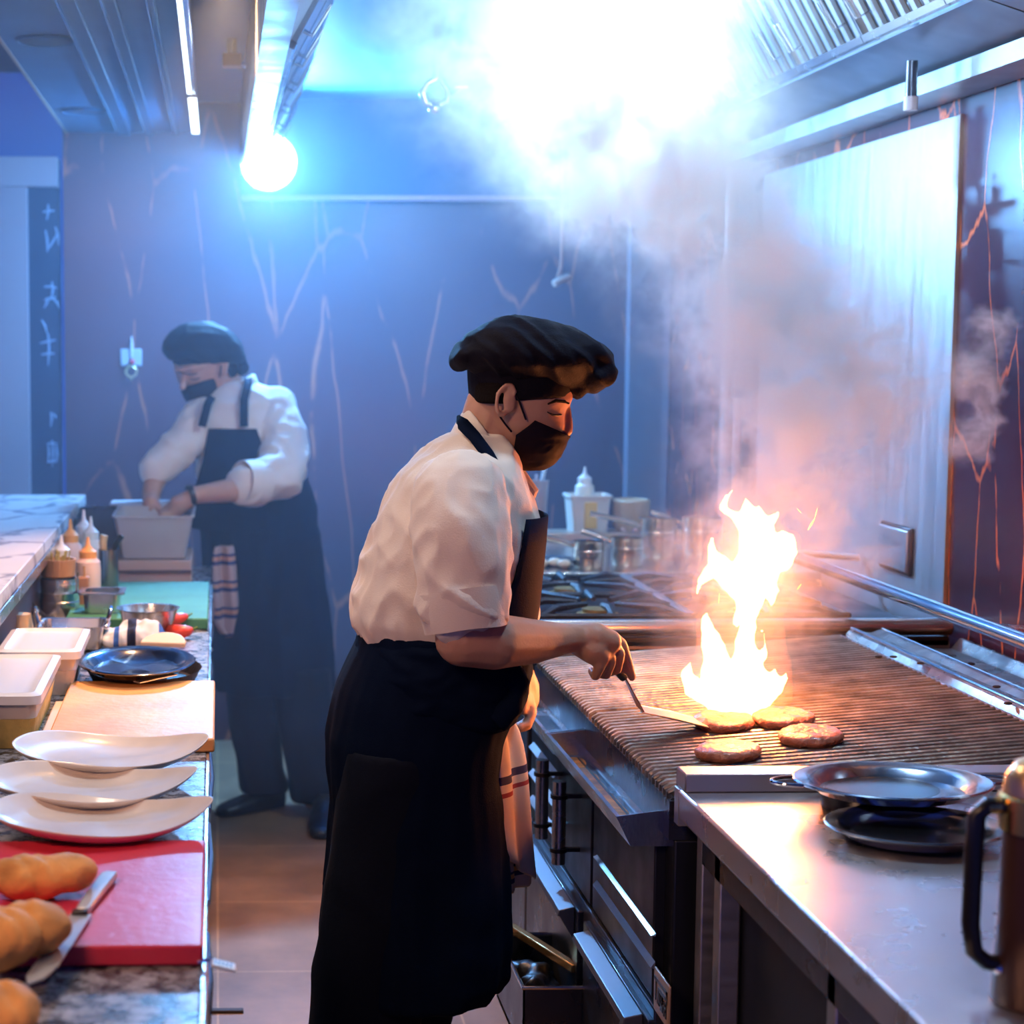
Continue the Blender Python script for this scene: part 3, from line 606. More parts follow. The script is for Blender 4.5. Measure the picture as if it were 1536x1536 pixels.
# far crate + translucent tub
t = thing('storage_box', 'translucent plastic storage tub the back cook reaches into', 'storage box', (-.20, 5.85, .90))
TB = mat('milky_plastic', (.72,.66,.66), .35, trans=.35, coat=.2)
MB().loops([rrect(.10,.16,.075,.015), rrect(.125,.18,.205,.015), rrect(.13,.185,.205,.015), rrect(.13,.185,.212,.015), rrect(.118,.172,.21,.015), rrect(.095,.155,.085,.015)]).build('tub_wall', TB, t)
MB().loops([rrect(.097,.157,.09,.015), rrect(.11,.165,.15,.015)]).build('contents', mat('box_contents', (.62,.42,.32), .7, var=.2, vscale=20), t)
t = thing('wooden_crate', 'pale wooden crate under the translucent storage tub', 'crate', (-.20, 5.85, .90))
MB().box((-.125,-.18,0),(.12,.18,.07)).build('crate_body', mat('crate_wood', (.55,.36,.28), .6, bump=.2, bscale=40, stretch=(.2,1,1)), t, bevel=.004)
MB().box((-.125,-.187,.03),(.12,-.18,.04)).build('slat_gap', mat('gap', (.1,.05,.04), .8), t, smooth=False)
o = MB().box((-.12,-.08,0),(.12,.08,.006)).build('tub_lid', mat('lid_grey', (.6,.6,.66), .4), bevel=.004); o.location = (-.24, 6.12, 1.11); tag(o, 'thin pale lid propped behind the storage tub', 'lid')
tag(MB().box((-.46,6.045,.9),(-.1,6.10,1.105)).build('steel_shelf_box', DARKSTEEL, bevel=.004), 'dark box behind the storage tub on the worktop end', 'box')
# ------------------------------------------------------------------ char grill
GX0, GX1, GZ0, GZ1 = .778, 1.513, .88, .939
def gz(x): return GZ0 + (GZ1-GZ0)*(x-GX0)/(GX1-GX0)
def atg(px, py, dz=0):
    z = .91
    for _ in range(6): z = gz(atz(px, py, z).x) + dz
    return atz(px, py, z)
def loc(o, v): return Vector(v) - o.location
g = thing('char_grill', 'wide steel char grill with ribbed grates and open drip tray', 'grill', (.77, 3.03, 0))
PULL = mat('pull_steel', (.22,.23,.27), .42, .85)
def gb(mb, name, m, **k): return mb.build(name, m, g, world=True, **k)
BODY = mat('grill_body_black', (.03,.035,.05), .38, .6, rvar=.1)
gb(MB().box((.785,3.035,.12),(1.75,4.36,.80)), 'body', BODY, bevel=.004)
gb(MB().box((.775,3.035,.80),(.79,4.36,.868)).box((.79,3.035,.80),(1.53,3.05,.90)).box((.79,4.345,.80),(1.53,4.36,.90)), 'firebox_rim', DARKSTEEL, smooth=False)
gb(MB().box((.80,3.06,.70),(1.5,4.34,.815)), 'ember_bed', mat('charred_bed', (.02,.012,.01), .8, bump=.6, bscale=60), smooth=False)
for i, (y0, y1) in enumerate(((3.045,3.695),(3.705,4.34))):
    mb = MB(); nb = 25; st = (y1-y0)/nb
    for k in range(nb):
        y = y0 + st*(k+.5)
        mb.tube([(GX0, y, GZ0-.002), (GX0+.01, y, GZ0+.003), (GX1, y, GZ1)], [.0052,.0068,.0068], 8)
        mb.box((GX0-.003,y-.003,GZ0-.024),(GX0+.006,y+.003,GZ0))
    for u in (.12,.5,.88):
        x = GX0+(GX1-GX0)*u; mb.box((x-.006,y0,gz(x)-.03),(x+.006,y1,gz(x)-.012))
    o = gb(mb, 'grate', GRATE)
    if i: o['label'] = 'far grate section lit pale by the flame'
gb(MB().box((GX1,3.04,GZ1-.015),(GX1+.010,4.345,GZ1+.004)), 'rear_bar', mat('rear_bar_steel', (.6,.4,.35), .3, .9), bevel=.002)
# drip tray
def tray(y0, y1, name, stain):
    mb = MB()
    prof = [(.692,.832),(.700,.832),(.722,.785),(.775,.785),(.792,.835),(.796,.835),(.780,.779),(.718,.779)]
    mb.loops([[Vector((x,y0,z)) for x,z in prof], [Vector((x,y1,z)) for x,z in prof]])
    mb.loops([[Vector((x,y0-.003,z)) for x,z in [(.692,.832),(.796,.845),(.796,.779),(.718,.779)]], [Vector((x,y0,z)) for x,z in [(.692,.832),(.796,.845),(.796,.779),(.718,.779)]]])
    mb.loops([[Vector((x,y1,z)) for x,z in [(.692,.832),(.796,.845),(.796,.779),(.718,.779)]], [Vector((x,y1+.003,z)) for x,z in [(.692,.832),(.796,.845),(.796,.779),(.718,.779)]]])
    o = gb(mb, name, STEEL, smooth=False)
    if stain:
        m, N, L, P = nt('browned_fat'); P.inputs['Roughness'].default_value = .4
        tc = N.new('ShaderNodeTexCoord'); n_ = N.new('ShaderNodeTexNoise'); n_.inputs['Scale'].default_value = 22; n_.inputs['Detail'].default_value = 6; L.new(tc.outputs['Object'], n_.inputs[0])
        cr = N.new('ShaderNodeValToRGB'); e = cr.color_ramp.elements; e[0].position=.35; e[0].color=(.03,.008,.003,1); e[1].position=.7; e[1].color=(.8,.27,.04,1); L.new(n_.outputs[0], cr.inputs[0]); L.new(cr.outputs[0], P.inputs['Base Color'])
        bp = N.new('ShaderNodeBump'); bp.inputs['Strength'].default_value=.5; bp.inputs['Distance'].default_value=.006; L.new(n_.outputs[0], bp.inputs['Height']); L.new(bp.outputs[0], P.inputs['Normal'])
        s = MB(); pts0 = []; pts1 = []
        for k in range(24):
            y = y1-.01 - (y1-y0-.06)*k/23
            pts0.append(Vector((.7225, y, .7858))); pts1.append(Vector((.760 + .010*noise.noise(Vector((k*.4,1,0))), y, .7858)))
        s.loops([pts0, pts1], cap=False, closed=False); gb(s, 'fat_residue', m)
    return o
tray(3.075, 3.735, 'drip_tray', True); tray(3.75, 4.34, 'drip_tray', False)
mb = MB(); mb.box((.753,3.09,.786),(.757,3.72,.7875)); gb(mb, 'tray_groove', BLACK, smooth=False)
# front: ribbed panels, tube handles, drawers
gb(MB().box((.765,3.09,.50),(.787,3.60,.775)), 'front_panel', BODY, bevel=.003)
gb(MB().box((.765,3.62,.50),(.787,4.33,.775)), 'front_panel', BODY, bevel=.003)
for z, h_ in ((.618,.006),(.560,.013)):
    gb(MB().loops([[Vector((x,3.07,zz)) for x,zz in ((.765,z),(.757,z+.002),(.765,z+h_))],[Vector((x,3.56,zz)) for x,zz in ((.765,z),(.757,z+.002),(.765,z+h_))]]), 'panel_rib', CHROME, smooth=False)
for z in (.545,.61,.675,.73):
    gb(MB().loops([[Vector((x,3.98,zz)) for x,zz in ((.765,z),(.752,z+.004),(.765,z+.016))],[Vector((x,4.3,zz)) for x,zz in ((.765,z),(.752,z+.004),(.765,z+.016))]]), 'louver', STEEL_R, smooth=False)
for y in (3.735, 3.935):
    o = gb(MB().tube([(.72,y,.555),(.72,y,.732)], .0145, 20), 'tube_handle', STEEL)
    for z in (.585,.70):
        r = MB().tube([(.72,y,z-.004),(.72,y,z+.004)], .0185, 18).box((.72,y-.005,z-.004),(.77,y+.005,z+.004)).build('handle_clamp', BLACK, o); r.location = -g.location
gb(MB().box((.76,3.05,.13),(.787,4.34,.495)), 'drawer_frame', DARKSTEEL, bevel=.003)
for y0, y1 in ((3.05,3.60),(3.66,4.26)):
    o = gb(MB().box((.748,y0,.25),(.765,y1,.475)), 'drawer_front', DARKSTEEL, bevel=.003)
    q = MB(); ys = [y0+.03, y1-.06]
    q.loops([[Vector((x,ys[0],z)) for x,z in ((.748,.475),(.715,.468),(.712,.455),(.716,.455),(.748,.40))],[Vector((x,ys[1],z)) for x,z in ((.748,.475),(.715,.468),(.712,.455),(.716,.455),(.748,.40))]])
    r = q.build('drawer_pull', PULL, o, smooth=False, bevel=.002); r.location = -g.location
# name plate with raised letters
pc = atx(994, 1497, .757)
t = thing('name_plate', 'small tan metal plate with dark letters at the bottom of the grill front', 'name plate', (.757, pc.y, pc.z))
MB().box((-.003,-.052,-.038),(.002,.052,.038)).build('plate', mat('tan_plate', (.62,.42,.32), .4, .4), t, bevel=.003)
def letter(segs, name):
    mb = MB()
    for (y0,z0,y1,z1) in segs: mb.box((-.0045,min(y0,y1)-.0028,min(z0,z1)-.0028),(-.0028,max(y0,y1)+.0028,max(z0,z1)+.0028))
    mb.build(name, BLACK, t, smooth=False)
# seen from the aisle the text runs from +y (left) to -y (right)
letter([(.042,.022,.022,.022),(.034,.022,.034,-.012)], 'letter_t')
letter([(.015,.022,-.04,.022),(-.04,.022,-.04,.006),(.015,.010,-.03,.010)], 'letter_bar')
letter([(.018,.004,.018,-.014),(.018,-.014,.008,-.014),(.008,.004,.008,-.014)], 'letter_u')
letter([(-.002,.002,-.002,-.018),(-.002,.002,-.012,.002),(-.012,.002,-.012,-.006),(-.002,-.006,-.012,-.006),(-.010,-.01,-.014,-.018)], 'letter_r')
letter([(-.024,.0,-.024,-.02),(-.036,.0,-.036,-.02),(-.024,.0,-.036,.0),(-.024,-.01,-.036,-.01)], 'letter_a')
# grease trough and back ledges
gb(MB().loops([[Vector((x,y,z)) for x,z in ((1.523,.915),(1.545,.950),(1.553,.955),(1.56,.950),(1.60,.945),(1.62,.952),(1.635,.953),(1.64,.94),(1.74,.905),(1.80,.905),(1.82,.93),(1.828,.93),(1.828,.88),(1.523,.88))] for y in (2.2,4.36)]), 'grease_trough', mat('dirty_steel', (.32,.24,.2), .3, .8, var=.4, vscale=20, rvar=.12), smooth=False)
gb(MB().tube([(1.553,2.2,.955),(1.553,4.36,.955)], .005, 10), 'trough_rail', CHROME); gb(MB().tube([(1.628,2.2,.954),(1.628,4.36,.954)], .003, 8), 'trough_rail', CHROME)
CR = mat('char_crumb', (.015,.01,.01), .9)
for i,(px,py) in enumerate(((1457,996),(1381,995),(1495,1030),(1340,985),(1318,985),(1512,1055))):
    p = atz(px,py,.955); tag(MB().sphere((0,0,0),(.009,.007,.003),8,5).build('char_crumb', CR), 'small black burnt crumb on the ledge behind the grill', 'crumb', 'burnt crumbs behind the grill').location = (p.x,p.y,p.z)
# open lower drawer / caster under the grill end
pc = atx(800, 1412, .66)
t = thing('open_drawer', 'open low steel drawer with a gold front bar near the floor under the grill', 'drawer', (.765, 3.75, .33))
MB().box((-.139,-.15,-.14),(0,.19,-.13)).box((-.139,-.15,-.14),(-.135,.19,.0)).box((-.139,-.15,-.14),(0,-.146,.0)).box((-.139,.186,-.14),(0,.19,.0)).build('drawer_box', DARKSTEEL, t, smooth=False)
MB().tube([(0,.19,.004),(-.139,.19,.004),(-.139,-.15,.004),(0,-.15,.004)], .004, 8).build('rim', CHROME, t)
MB().loops([[Vector(p) for p in ((-.118,.205,z),(-.098,.205,z),(-.004,-.07,z),(-.024,-.07,z))] for z in (.006,.024)]).build('gold_bar', mat('gold_bar', (.9,.5,.18), .25, .9), t, bevel=.002)
MB().box((-.10,-.06,-.33),(-.075,-.02,-.13)).build('support_leg', mat('brown_leg', (.35,.18,.08), .5), t, bevel=.002)
remesh(MB().sphere((-.08,.0,-.06), (.045,.12,.05), 28, 16), 'black_bag', mat('bin_bag', (.008,.008,.010), .35, bump=.4, bscale=30), t, .005, 1, lambda c_, nn: .030*noise.noise(c_*16)+.014*noise.noise(c_*40), world=False)
def caster(x, y, label):
    t = thing('caster_wheel', label, 'caster', (x, y, .05))
    MB().tube([(-.014,0,0),(.014,0,0)], .05, 24).build('tyre', mat('rubber', (.01,.01,.01), .6), t); MB().box((-.022,-.02,0),(-.016,.02,.08)).box((.016,-.02,0),(.022,.02,.08)).box((-.022,-.03,.07),(.022,.03,.08)).build('fork', STEEL, t)
caster(.80, 4.28, 'black caster wheel under the far corner of the grill'); caster(.80, 3.12, 'black caster wheel under the near corner of the grill')
gb(MB().box((.80,4.24,.12),(.84,4.34,.13)), 'caster_plate', STEEL, smooth=False)

# ------------------------------------------------------------------ near right counter
t = thing('steel_counter', 'brushed steel counter at the bottom right with platters on it', 'counter', (.783, 1.3, 0))
SC = mat('satin_counter_steel', (.68,.66,.68), .3, .85, rvar=.08, bump=.03, bscale=50)
prof = [(0,.900),(.73,.900),(.73,.885),(.02,.885),(.02,.838),(.012,.836),(-.002,.852),(-.004,.896)]
MB().loops([[Vector((x,0,z)) for x,z in prof],[Vector((x,1.715,z)) for x,z in prof]]).build('top', SC, t, smooth=False, bevel=.0015)
MB().box((-.004,1.69,.836),(.73,1.72,.90)).build('end_skirt', SC, t, bevel=.002)
MB().box((.0,1.665,.90),(.73,1.725,.932)).build('end_upstand', mat('upstand_steel', (.5,.45,.45), .35, .8), t, bevel=.003)
for y in (.3, 1.0, 1.55, 1.66):
    MB().box((.03,y,.05),(.065,y+.035,.84)).build('leg', STEEL_R, t, bevel=.003)
MB().box((.07,0,.10),(.72,1.66,.83)).build('dark_cabinet', mat('cabinet_dark', (.02,.025,.04), .5, .3), t, bevel=.003)
MB().box((.03,0,.78),(.05,1.66,.835)).build('under_rail', DARKSTEEL, t, smooth=False)
PL = mat('platter_steel', (.6,.6,.62), .14, 1, rvar=.04)
oval('oval_platter', 'larger oval steel platter with loop handles on the steel counter', (1.085, 2.84, .932), .158, .128, PL, grp=None)
tag(MB().lathe([(.05,0),(.075,.002),(.08,.034),(.05,.034)], sx=1.2, n=36).build('black_dish', mat('black_dish', (.015,.015,.02), .2)), 'small black dish raising the larger steel platter', 'dish').location = (1.07, 2.86, .9005)
oval('oval_platter', 'smaller darker oval steel platter in front of the larger one', (1.055, 2.665, .9065), .135, .115, mat('platter_dark', (.4,.38,.38), .18, 1), loops=False)
# jug cut by the right picture edge
t = thing('serving_jug', 'dark brown jug with brass band and black handle at the right edge', 'jug', (.932, 1.99, .9005))
MB().lathe([(.045,0),(.048,.004),(.043,.12),(.041,.235),(.040,.26),(.002,.262)], n=32).build('jug_body', mat('brown_enamel', (.08,.035,.025), .35, .3), t)
MB().lathe([(.042,.215),(.047,.217),(.047,.258),(.042,.262)], n=32).build('brass_band', mat('brass', (.9,.6,.22), .25, 1), t)
MB().lathe([(.043,.262),(.040,.282),(.030,.30),(.01,.31),(.001,.312)], n=32).build('jug_lid', mat('brass2', (.85,.5,.25), .3, .9), t)
MB().tube([(-.040,0,.246),(-.062,0,.248),(-.074,0,.236),(-.076,0,.20),(-.077,0,.10),(-.072,0,.066),(-.058,0,.052),(-.042,0,.05)], .0105, 12).build('handle', mat('black_handle', (.012,.011,.01), .3), t)
MB().tube([(-.05,0,.247),(-.064,0,.247)], .0105, 12).build('brass_ferrule', mat('brass3', (.9,.55,.15), .25, 1), t)
MB().sphere((-.043,-.004,.045), .009).build('chrome_stud', CHROME, t)

t.scale.z = .93
# ------------------------------------------------------------------ stove
s = thing('gas_range', 'steel gas range with star shaped iron pan supports behind the grill', 'gas range', (.77, 4.42, 0))
MB().box((.04,.02,0),(1.03,.93,.1)).build('plinth', BLACK, s, smooth=False); MB().box((0,0,.1),(1.05,.95,.90)).build('body', DARKSTEEL, s, bevel=.004)
MB().box((-.0,.0,.90),(1.05,.95,.925)).build('hob_plate', mat('greasy_hob', (.03,.02,.02), .4, .4, rvar=.1), s, bevel=.003)
MB().tube([(-.01,.0,.95),(1.05,.0,.95)], .022, 16).build('front_bullnose', mat('warm_steel', (.55,.42,.36), .25, .95), s)
MB().box((-.01,.0,.872),(1.05,.02,.915)).build('side_strip', mat('warm_steel2', (.5,.36,.3), .35, .8), s, smooth=False)
for z in (.3,.6): MB().box((-.02,.08,z),(-.0,.85,z+.02)).build('oven_handle', CHROME, s, bevel=.003)
def support(cx, cy):
    mb = MB(); r = .195
    for a_, b_ in (((-r,-r),(r,-r)),((r,-r),(r,r)),((r,r),(-r,r)),((-r,r),(-r,-r))):
        mb.tube([(cx+a_[0],cy+a_[1],.965),(cx+b_[0],cy+b_[1],.965)], .009, 6)
    for k in range(8):
        a_ = PI/4*k + .0; q = r if k % 2 == 0 else r*1.35; c_, s_ = math.cos(a_), math.sin(a_)
        mb.tube([(cx+c_*q,cy+s_*q,.962),(cx+c_*q*.72,cy+s_*q*.72,.978),(cx+c_*.055,cy+s_*.055,.974)], [.009,.011,.007], 6)
    o = mb.build('pan_support', IRON, s); o.location = (-.77,-4.42,0); return o
for cx, cy in ((1.0,4.70),(1.0,5.10),(1.40,4.70),(1.40,5.10)):
    support(cx, cy)
    o = MB().lathe([(.055,.925),(.055,.945),(.042,.948),(.042,.957),(.002,.960)], c=(cx,cy,0), n=26).build('burner_cap', mat('brass_burner', (.75,.42,.12), .35, .8), s); o.location = (-.77,-4.42,0)
t = thing('rear_counter', 'steel counter with pans behind the gas range', 'counter', (.77, 5.38, 0))
MB().box((.04,.02,0),(1.03,.98,.1)).build('plinth', BLACK, t, smooth=False); MB().box((0,0,.1),(1.05,1.0,.94)).build('body', DARKSTEEL, t, bevel=.004); MB().box((-.005,0,.94),(1.05,1.0,.965)).build('top', mat('warm_top', (.6,.5,.42), .22, .9), t, bevel=.003)
MB().box((-.0,.86,.965),(1.05,1.0,.995)).build('raised_shelf', mat('warm_shelf', (.7,.5,.36), .35, .7), t, bevel=.004)
PANM = mat('warmlit_pan_steel', (.7,.52,.40), .22, 1)  # reflected flame and warm light put into the steel's base colour
def pan_at(label, px, py_base, Y, r, h, hd=None, grp=None, z=.966):
    return pot('saucepan', label, (at(px, py_base, Y).x, Y), r, h, z, PANM, hd, 'saucepan', grp)
pan_at('small steel saucepan with a long handle pointing left, nearest the pan supports', 882, 870, 5.50, .046, .082, (PI*1.0, .10))
pan_at('steel saucepan standing between the small one and the tall pot', 940, 868, 5.56, .050, .085, (PI*.9, .09))
pan_at('taller steel pot right of the small saucepans, half in smoke', 986, 860, 5.78, .058, .125, (PI*.98, .16))
pan_at('wide steel pot farthest right on the rear counter behind the smoke', 1052, 862, 5.85, .065, .12, (PI*.9, .10))
tag(MB().lathe([(.06,0),(.085,.012),(.088,.016),(.06,.006)], n=32).build('saucepan_lid', PANM), 'flat round steel pan lid lying left of the small saucepan', 'tray').location = (at(825,860,5.6).x, 5.6, .966)  # loose steel pan lid lying flat on the rear counter
for i,(px,py,Y) in enumerate(((812,852,5.5),(832,850,5.52),(846,856,5.48))):
    p = at(px,py,Y); tag(MB().sphere((0,0,.014),(.022,.016,.014),14,8).build('garlic_bulb', mat('pale_food', (.8,.68,.5), .5)), 'small pale food lump on the rear counter beside the saucepan handle', 'food', 'pale lumps by the saucepan').location = (p.x,Y,.966)
# square tub with squeeze bottles, cups on the back ledge
sx = at(881, 800, 6.3).x
t = thing('plastic_caddy', 'square cream plastic caddy holding a squeeze bottle on the back shelf', 'caddy', (sx, 6.31, .996))
MB().loops([rrect(.060,.058,0,.01), rrect(.070,.066,.118,.01), rrect(.076,.072,.118,.01), rrect(.076,.072,.128,.01), rrect(.066,.063,.128,.01), rrect(.058,.056,.02,.01)]).build('caddy_wall', mat('cream_plastic', (.85,.72,.6), .4), t)
MB().loops([rrect(.020,.02,.008,.005), rrect(.022,.0665,.10,.005)]).build('yellow_sauce', mat('yellow_sauce', (.95,.6,.15), .4), t)
o = MB().box((-.022,-.0685,.012),(.022,-.06,.105)).build('sauce_label', mat('yellow_sauce2', (.95,.55,.12), .5), t, bevel=.003)
bottle('cream squeeze bottle standing in the square caddy on the back shelf', sx-.008, 6.32, 1.02, .034, .20, mat('cream_bottle', (.85,.72,.6), .4), mat('cream_cap', (.88,.76,.66), .4), None)
t = thing('clear_cup', 'tall translucent cup with a long white spatula behind the front cook', 'cup', (at(808,790,6.25).x, 6.27, .996))
MB().lathe([(.025,0),(.036,.18),(.033,.18),(.023,.01),(.002,.01)], n=26).build('cup_wall', mat('cup_plastic', (.75,.55,.5), .3, trans=.4), t)
MB().tube([(0,0,.04),(.012,0,.17),(.026,0,.25)], [.005,.006,.009], 8).build('spatula_handle', mat('white_blue_handle', (.75,.9,.92), .3), t)
MB().tube([(0,0.01,.04),(-.006,.01,.17),(-.004,.01,.20)], [.004,.005,.006], 8).build('spoon_handle', mat('spoon_h', (.6,.5,.5), .3), t)
t = thing('round_basket', 'round tan container right of the square caddy, half in smoke', 'basket', (at(946,780,6.3).x, 6.3, .996))
MB().lathe([(.05,0),(.062,.02),(.066,.105),(.060,.112),(.056,.1),(.05,.02),(.002,.015)], n=30).build('basket_wall', mat('tan_wicker', (.62,.42,.25), .6, bump=.4, bscale=90), t)
for i,(px,py) in enumerate(((920,792),(946,797),(962,797),(975,800))):
    p = at(px,py,6.15); tag(MB().sphere((0,0,0),(.012,.012,.010),12,8).build('knob_end', mat('pinkish_knob', (.8,.55,.5), .3, .4)), 'small round pan knob catching light on the back shelf edge', 'knob', 'round knobs on the back shelf').location = (p.x, 6.28-.02*i, 1.003)

# ------------------------------------------------------------------ burgers and turner
PAT = mat('burger_patty', (.46,.17,.10), .38, bump=.9, bscale=45, var=.35, vscale=40, coat=.25)
for i,(px,py,lab) in enumerate(((1092,1129,'burger patty closest to the steel counter, left of its neighbour'),(1216,1106,'burger patty farthest right, darker red edge'),(1175,1079,'burger patty at the right foot of the flame'),(1086,1084,'burger patty at the tip of the turner, half in flame'))):
    p = atg(px, py, .016)
    def dd(c, nn): return .0022*noise.noise(c*34) + .0016*noise.noise(c*90)
    mb = MB().lathe([(.044,-.013),(.055,-.008),(.060,.0),(.057,.008),(.047,.0125),(.002,.0145)], n=40)
    o = remesh(mb, 'burger_patty', PAT, None, .0035, 2, dd, world=False); o.location = (p.x,p.y,gz(p.x)+.018); o.rotation_euler = (0,-.08,.4*i)
    tag(o, lab, 'burger patty', 'burger patties on the grate')
TH = at(905, 982, 3.33); TN = at(936, 1016, 3.36); TB = at(960, 1064, 3.40); TT = at(1058, 1086, 3.45)
t = thing('burger_turner', 'steel turner with black handle in the cook\'s hand sliding under a patty', 'turner', TN)
o = MB().tube([TH-TN-(TN-TH)*.15, (TH-TN)*.5, Vector((0,0,0))], [.008,.010,.009], 12).build('black_handle', BLACK, t)
q = (TB-TN); mb = MB(); w = Vector((0,.012,0)); w2 = Vector((0,.030,0)); nn = Vector((.002,0,.001))
mb.loops([[-w*.8, w*.8, q+w2, q-w2], [p_+nn for p_ in (-w*.8, w*.8, q+w2, q-w2)]]); mb.build('neck', mat('brown_steel', (.3,.16,.12), .35, .8), t, smooth=False)
d = (TT-TB); mb = MB(); w2 = Vector((.004,.034,0)); w3 = Vector((.004,.040,0)); up = Vector((0,0,.0018))
mb.loops([[q-w2, q+w2, q+d*.5+w3+up*1.5, q+d+w3*.9, q+d-w3*.9, q+d*.5-w3+up*1.5],[p_+up for p_ in (q-w2, q+w2, q+d*.5+w3+up*1.5, q+d+w3*.9, q+d-w3*.9, q+d*.5-w3+up*1.5)]]); mb.build('blade', mat('turner_blade', (.8,.68,.55), .3, .8), t, smooth=False)
# ------------------------------------------------------------------ people
def rg(L, Rr, hw, Y, n=28, sq=2.3):
    """horizontal-ish ring between pixel points L and Rr at depth Y, half depth hw"""
    a = at(L[0], L[1], Y); b = at(Rr[0], Rr[1], Y); c = (a+b)/2; u = (b-a)/2; v = Vector((0, hw, 0)); out = []
    for k in range(n):
        t = 2*PI*k/n; cx, cy = math.cos(t), math.sin(t)
        out.append(c + u*(math.copysign(abs(cx)**(2/sq), cx)) + v*(math.copysign(abs(cy)**(2/sq), cy)))
    return out
def rings(rows, Y, sq=2.3, grow=0):
    out = []
    for r in rows:
        L, Rr, hw = r[0], r[1], r[2]; yy = r[3] if len(r) > 3 else Y
        if not isinstance(L, tuple): L, Rr, hw, yy = (r[1], r[0]), (r[2], r[0]), r[3], (r[4] if len(r) > 4 else Y)
        out.append(rg(L, Rr, hw + grow, yy, sq=sq))
        if grow:
            c = sum(out[-1], Vector())/len(out[-1]); out[-1] = [p + Vector(((p-c).x, 0, 0)).normalized()*grow if abs((p-c).x) > 1e-4 else p for p in out[-1]]
    return out
def folds(amp, sc, stretch=(1,1,1), a2=.35):
    st = Vector(stretch)
    def f(c, nn):
        q = Vector((c.x*st.x, c.y*st.y, c.z*st.z))*sc
        w = noise.noise(q + Vector((noise.noise(q*.6)*1.5, 0, 0)))
        return amp*(1 - 2.2*abs(w))*.8 + amp*a2*noise.noise(q*2.7)
    return f
def PX(px, py, Y): return at(px, py, Y)

# ================= front cook =================
Y1 = 3.33
base = at(570, 1870, Y1); base.z = 0
P1 = thing('person', 'cook in cream jacket, black cap, mask and apron turning burgers over the flame', 'person', (base.x, Y1, 0))
b = MB()
b.loops(rings([(500,748,815,.045),(512,728,835,.062),(530,716,848,.073),(560,708,856,.077),(585,708,858,.077),(600,711,857,.076),(612,714,848,.074),(622,716,845,.073),(640,722,845,.070),(656,736,836,.062),(672,752,828,.052),(688,764,818,.040),(695,775,810,.03)], Y1))
b.chain([PX(849,607,Y1), PX(850,628,Y1), PX(849,645,Y1)], [.008,.011,.0135]); b.chain([PX(847,604,Y1-.03), PX(850,602,Y1), PX(847,604,Y1+.03)], [.008,.009,.008])
b.sphere(PX(830,618,Y1-.047), (.014,.013,.010)); b.sphere(PX(830,618,Y1+.047), (.014,.013,.010))      # closed lids
b.sphere(PX(822,642,Y1-.035), (.018,.018,.016))
b.chain([PX(742,610,Y1), PX(728,660,Y1), PX(712,715,Y1)], [.055,.057,.066])
b.chain([PX(770,660,Y1),PX(752,700,Y1)], [.03,.045])
# ear
ez = Y1 - .080
b.sphere(PX(764,602,ez), (.013,.007,.024), 14, 10)
ear = [(748,622),(744,606),(748,588),(758,577),(768,578),(773,588)]
b.chain([PX(x,y,ez-.008) for x,y in ear], [.0048]*6, 8); b.sphere(PX(755,622,ez-.004), .007)
# torso under the clothes
b.loops(rings([(705,660,740,.08),(740,615,775,.16),(800,590,780,.165),(900,560,770,.15),(960,560,760,.15),(1050,530,745,.165),(1120,520,730,.165),(1160,530,720,.15)], Y1+.0, grow=-.004))
NS, FS_ = Y1-.205, Y1+.205      # near/far shoulder depth
b.chain([PX(700,745,Y1-.10), PX(692,770,NS+.02), PX(694,955,NS-.045)], [.045,.045,.048])
b.chain([PX(694,958,NS-.045), PX(740,962,NS-.03), PX(800,962,NS+.04), PX(848,958,NS+.10), PX(866,957,NS+.115)], [.049,.050,.040,.028,.026])
HYd = NS + .13
b.chain([PX(866,956,HYd-.01), PX(892,956,HYd-.015), PX(915,962,HYd-.01)], [.025,.028,.022]); b.chain([PX(868,962,HYd), PX(890,975,HYd-.02), PX(900,985,HYd-.02)], [.026,.027,.020])
b.sphere(PX(893,965,HYd+.01), (.034,.030,.030))
# fingers: index lies along the handle, others curl under
b.chain([PX(918,955,HYd+.022), PX(932,966,HYd+.028), PX(941,992,HYd+.035), PX(948,1016,HYd+.04)], [.0125,.0115,.0100,.0085], 10)
b.chain([PX(917,964,HYd+.004), PX(929,980,HYd+.004), PX(925,1004,HYd+.015), PX(908,1010,HYd+.034)], [.0125,.0115,.0105,.009], 10)
b.chain([PX(908,975,HYd-.012), PX(916,992,HYd-.014), PX(909,1012,HYd+.0), PX(893,1009,HYd+.022)], [.012,.0115,.010,.009], 10)
b.chain([PX(896,982,HYd-.026), PX(900,1000,HYd-.028), PX(893,1014,HYd-.014), PX(887,1006,HYd+.006)], [.011,.0105,.0095,.008], 10)
b.chain([PX(880,968,HYd+.03), PX(900,985,HYd+.045), PX(920,1000,HYd+.048), PX(933,1004,HYd+.04)], [.016,.013,.011,.009], 10)
# far arm, hand hanging by the apron front
b.chain([PX(722,745,Y1+.10), PX(722,770,FS_-.02), PX(728,925,FS_+.03)], [.045,.045,.045]); b.chain([PX(730,930,FS_+.03), PX(765,975,FS_), PX(781,1008,FS_-.03)], [.046,.036,.026])
hf = FS_-.04
b.chain([PX(782,1010,hf), PX(788,1030,hf), PX(790,1048,hf)], [.025,.028,.026])
for k,(dy,l) in enumerate(((-.03,0),(-.010,3),(.010,2),(.03,-3))):
    b.chain([PX(793,1048,hf+dy), PX(798,1068,hf+dy-.01), PX(791,1086+l,hf+dy-.02), PX(776,1092+l,hf+dy-.03)], [.0115,.011,.0095,.008], 10)
b.chain([PX(784,1025,hf-.03), PX(786,1048,hf-.045), PX(783,1066,hf-.05)], [.014,.012,.0095], 10)
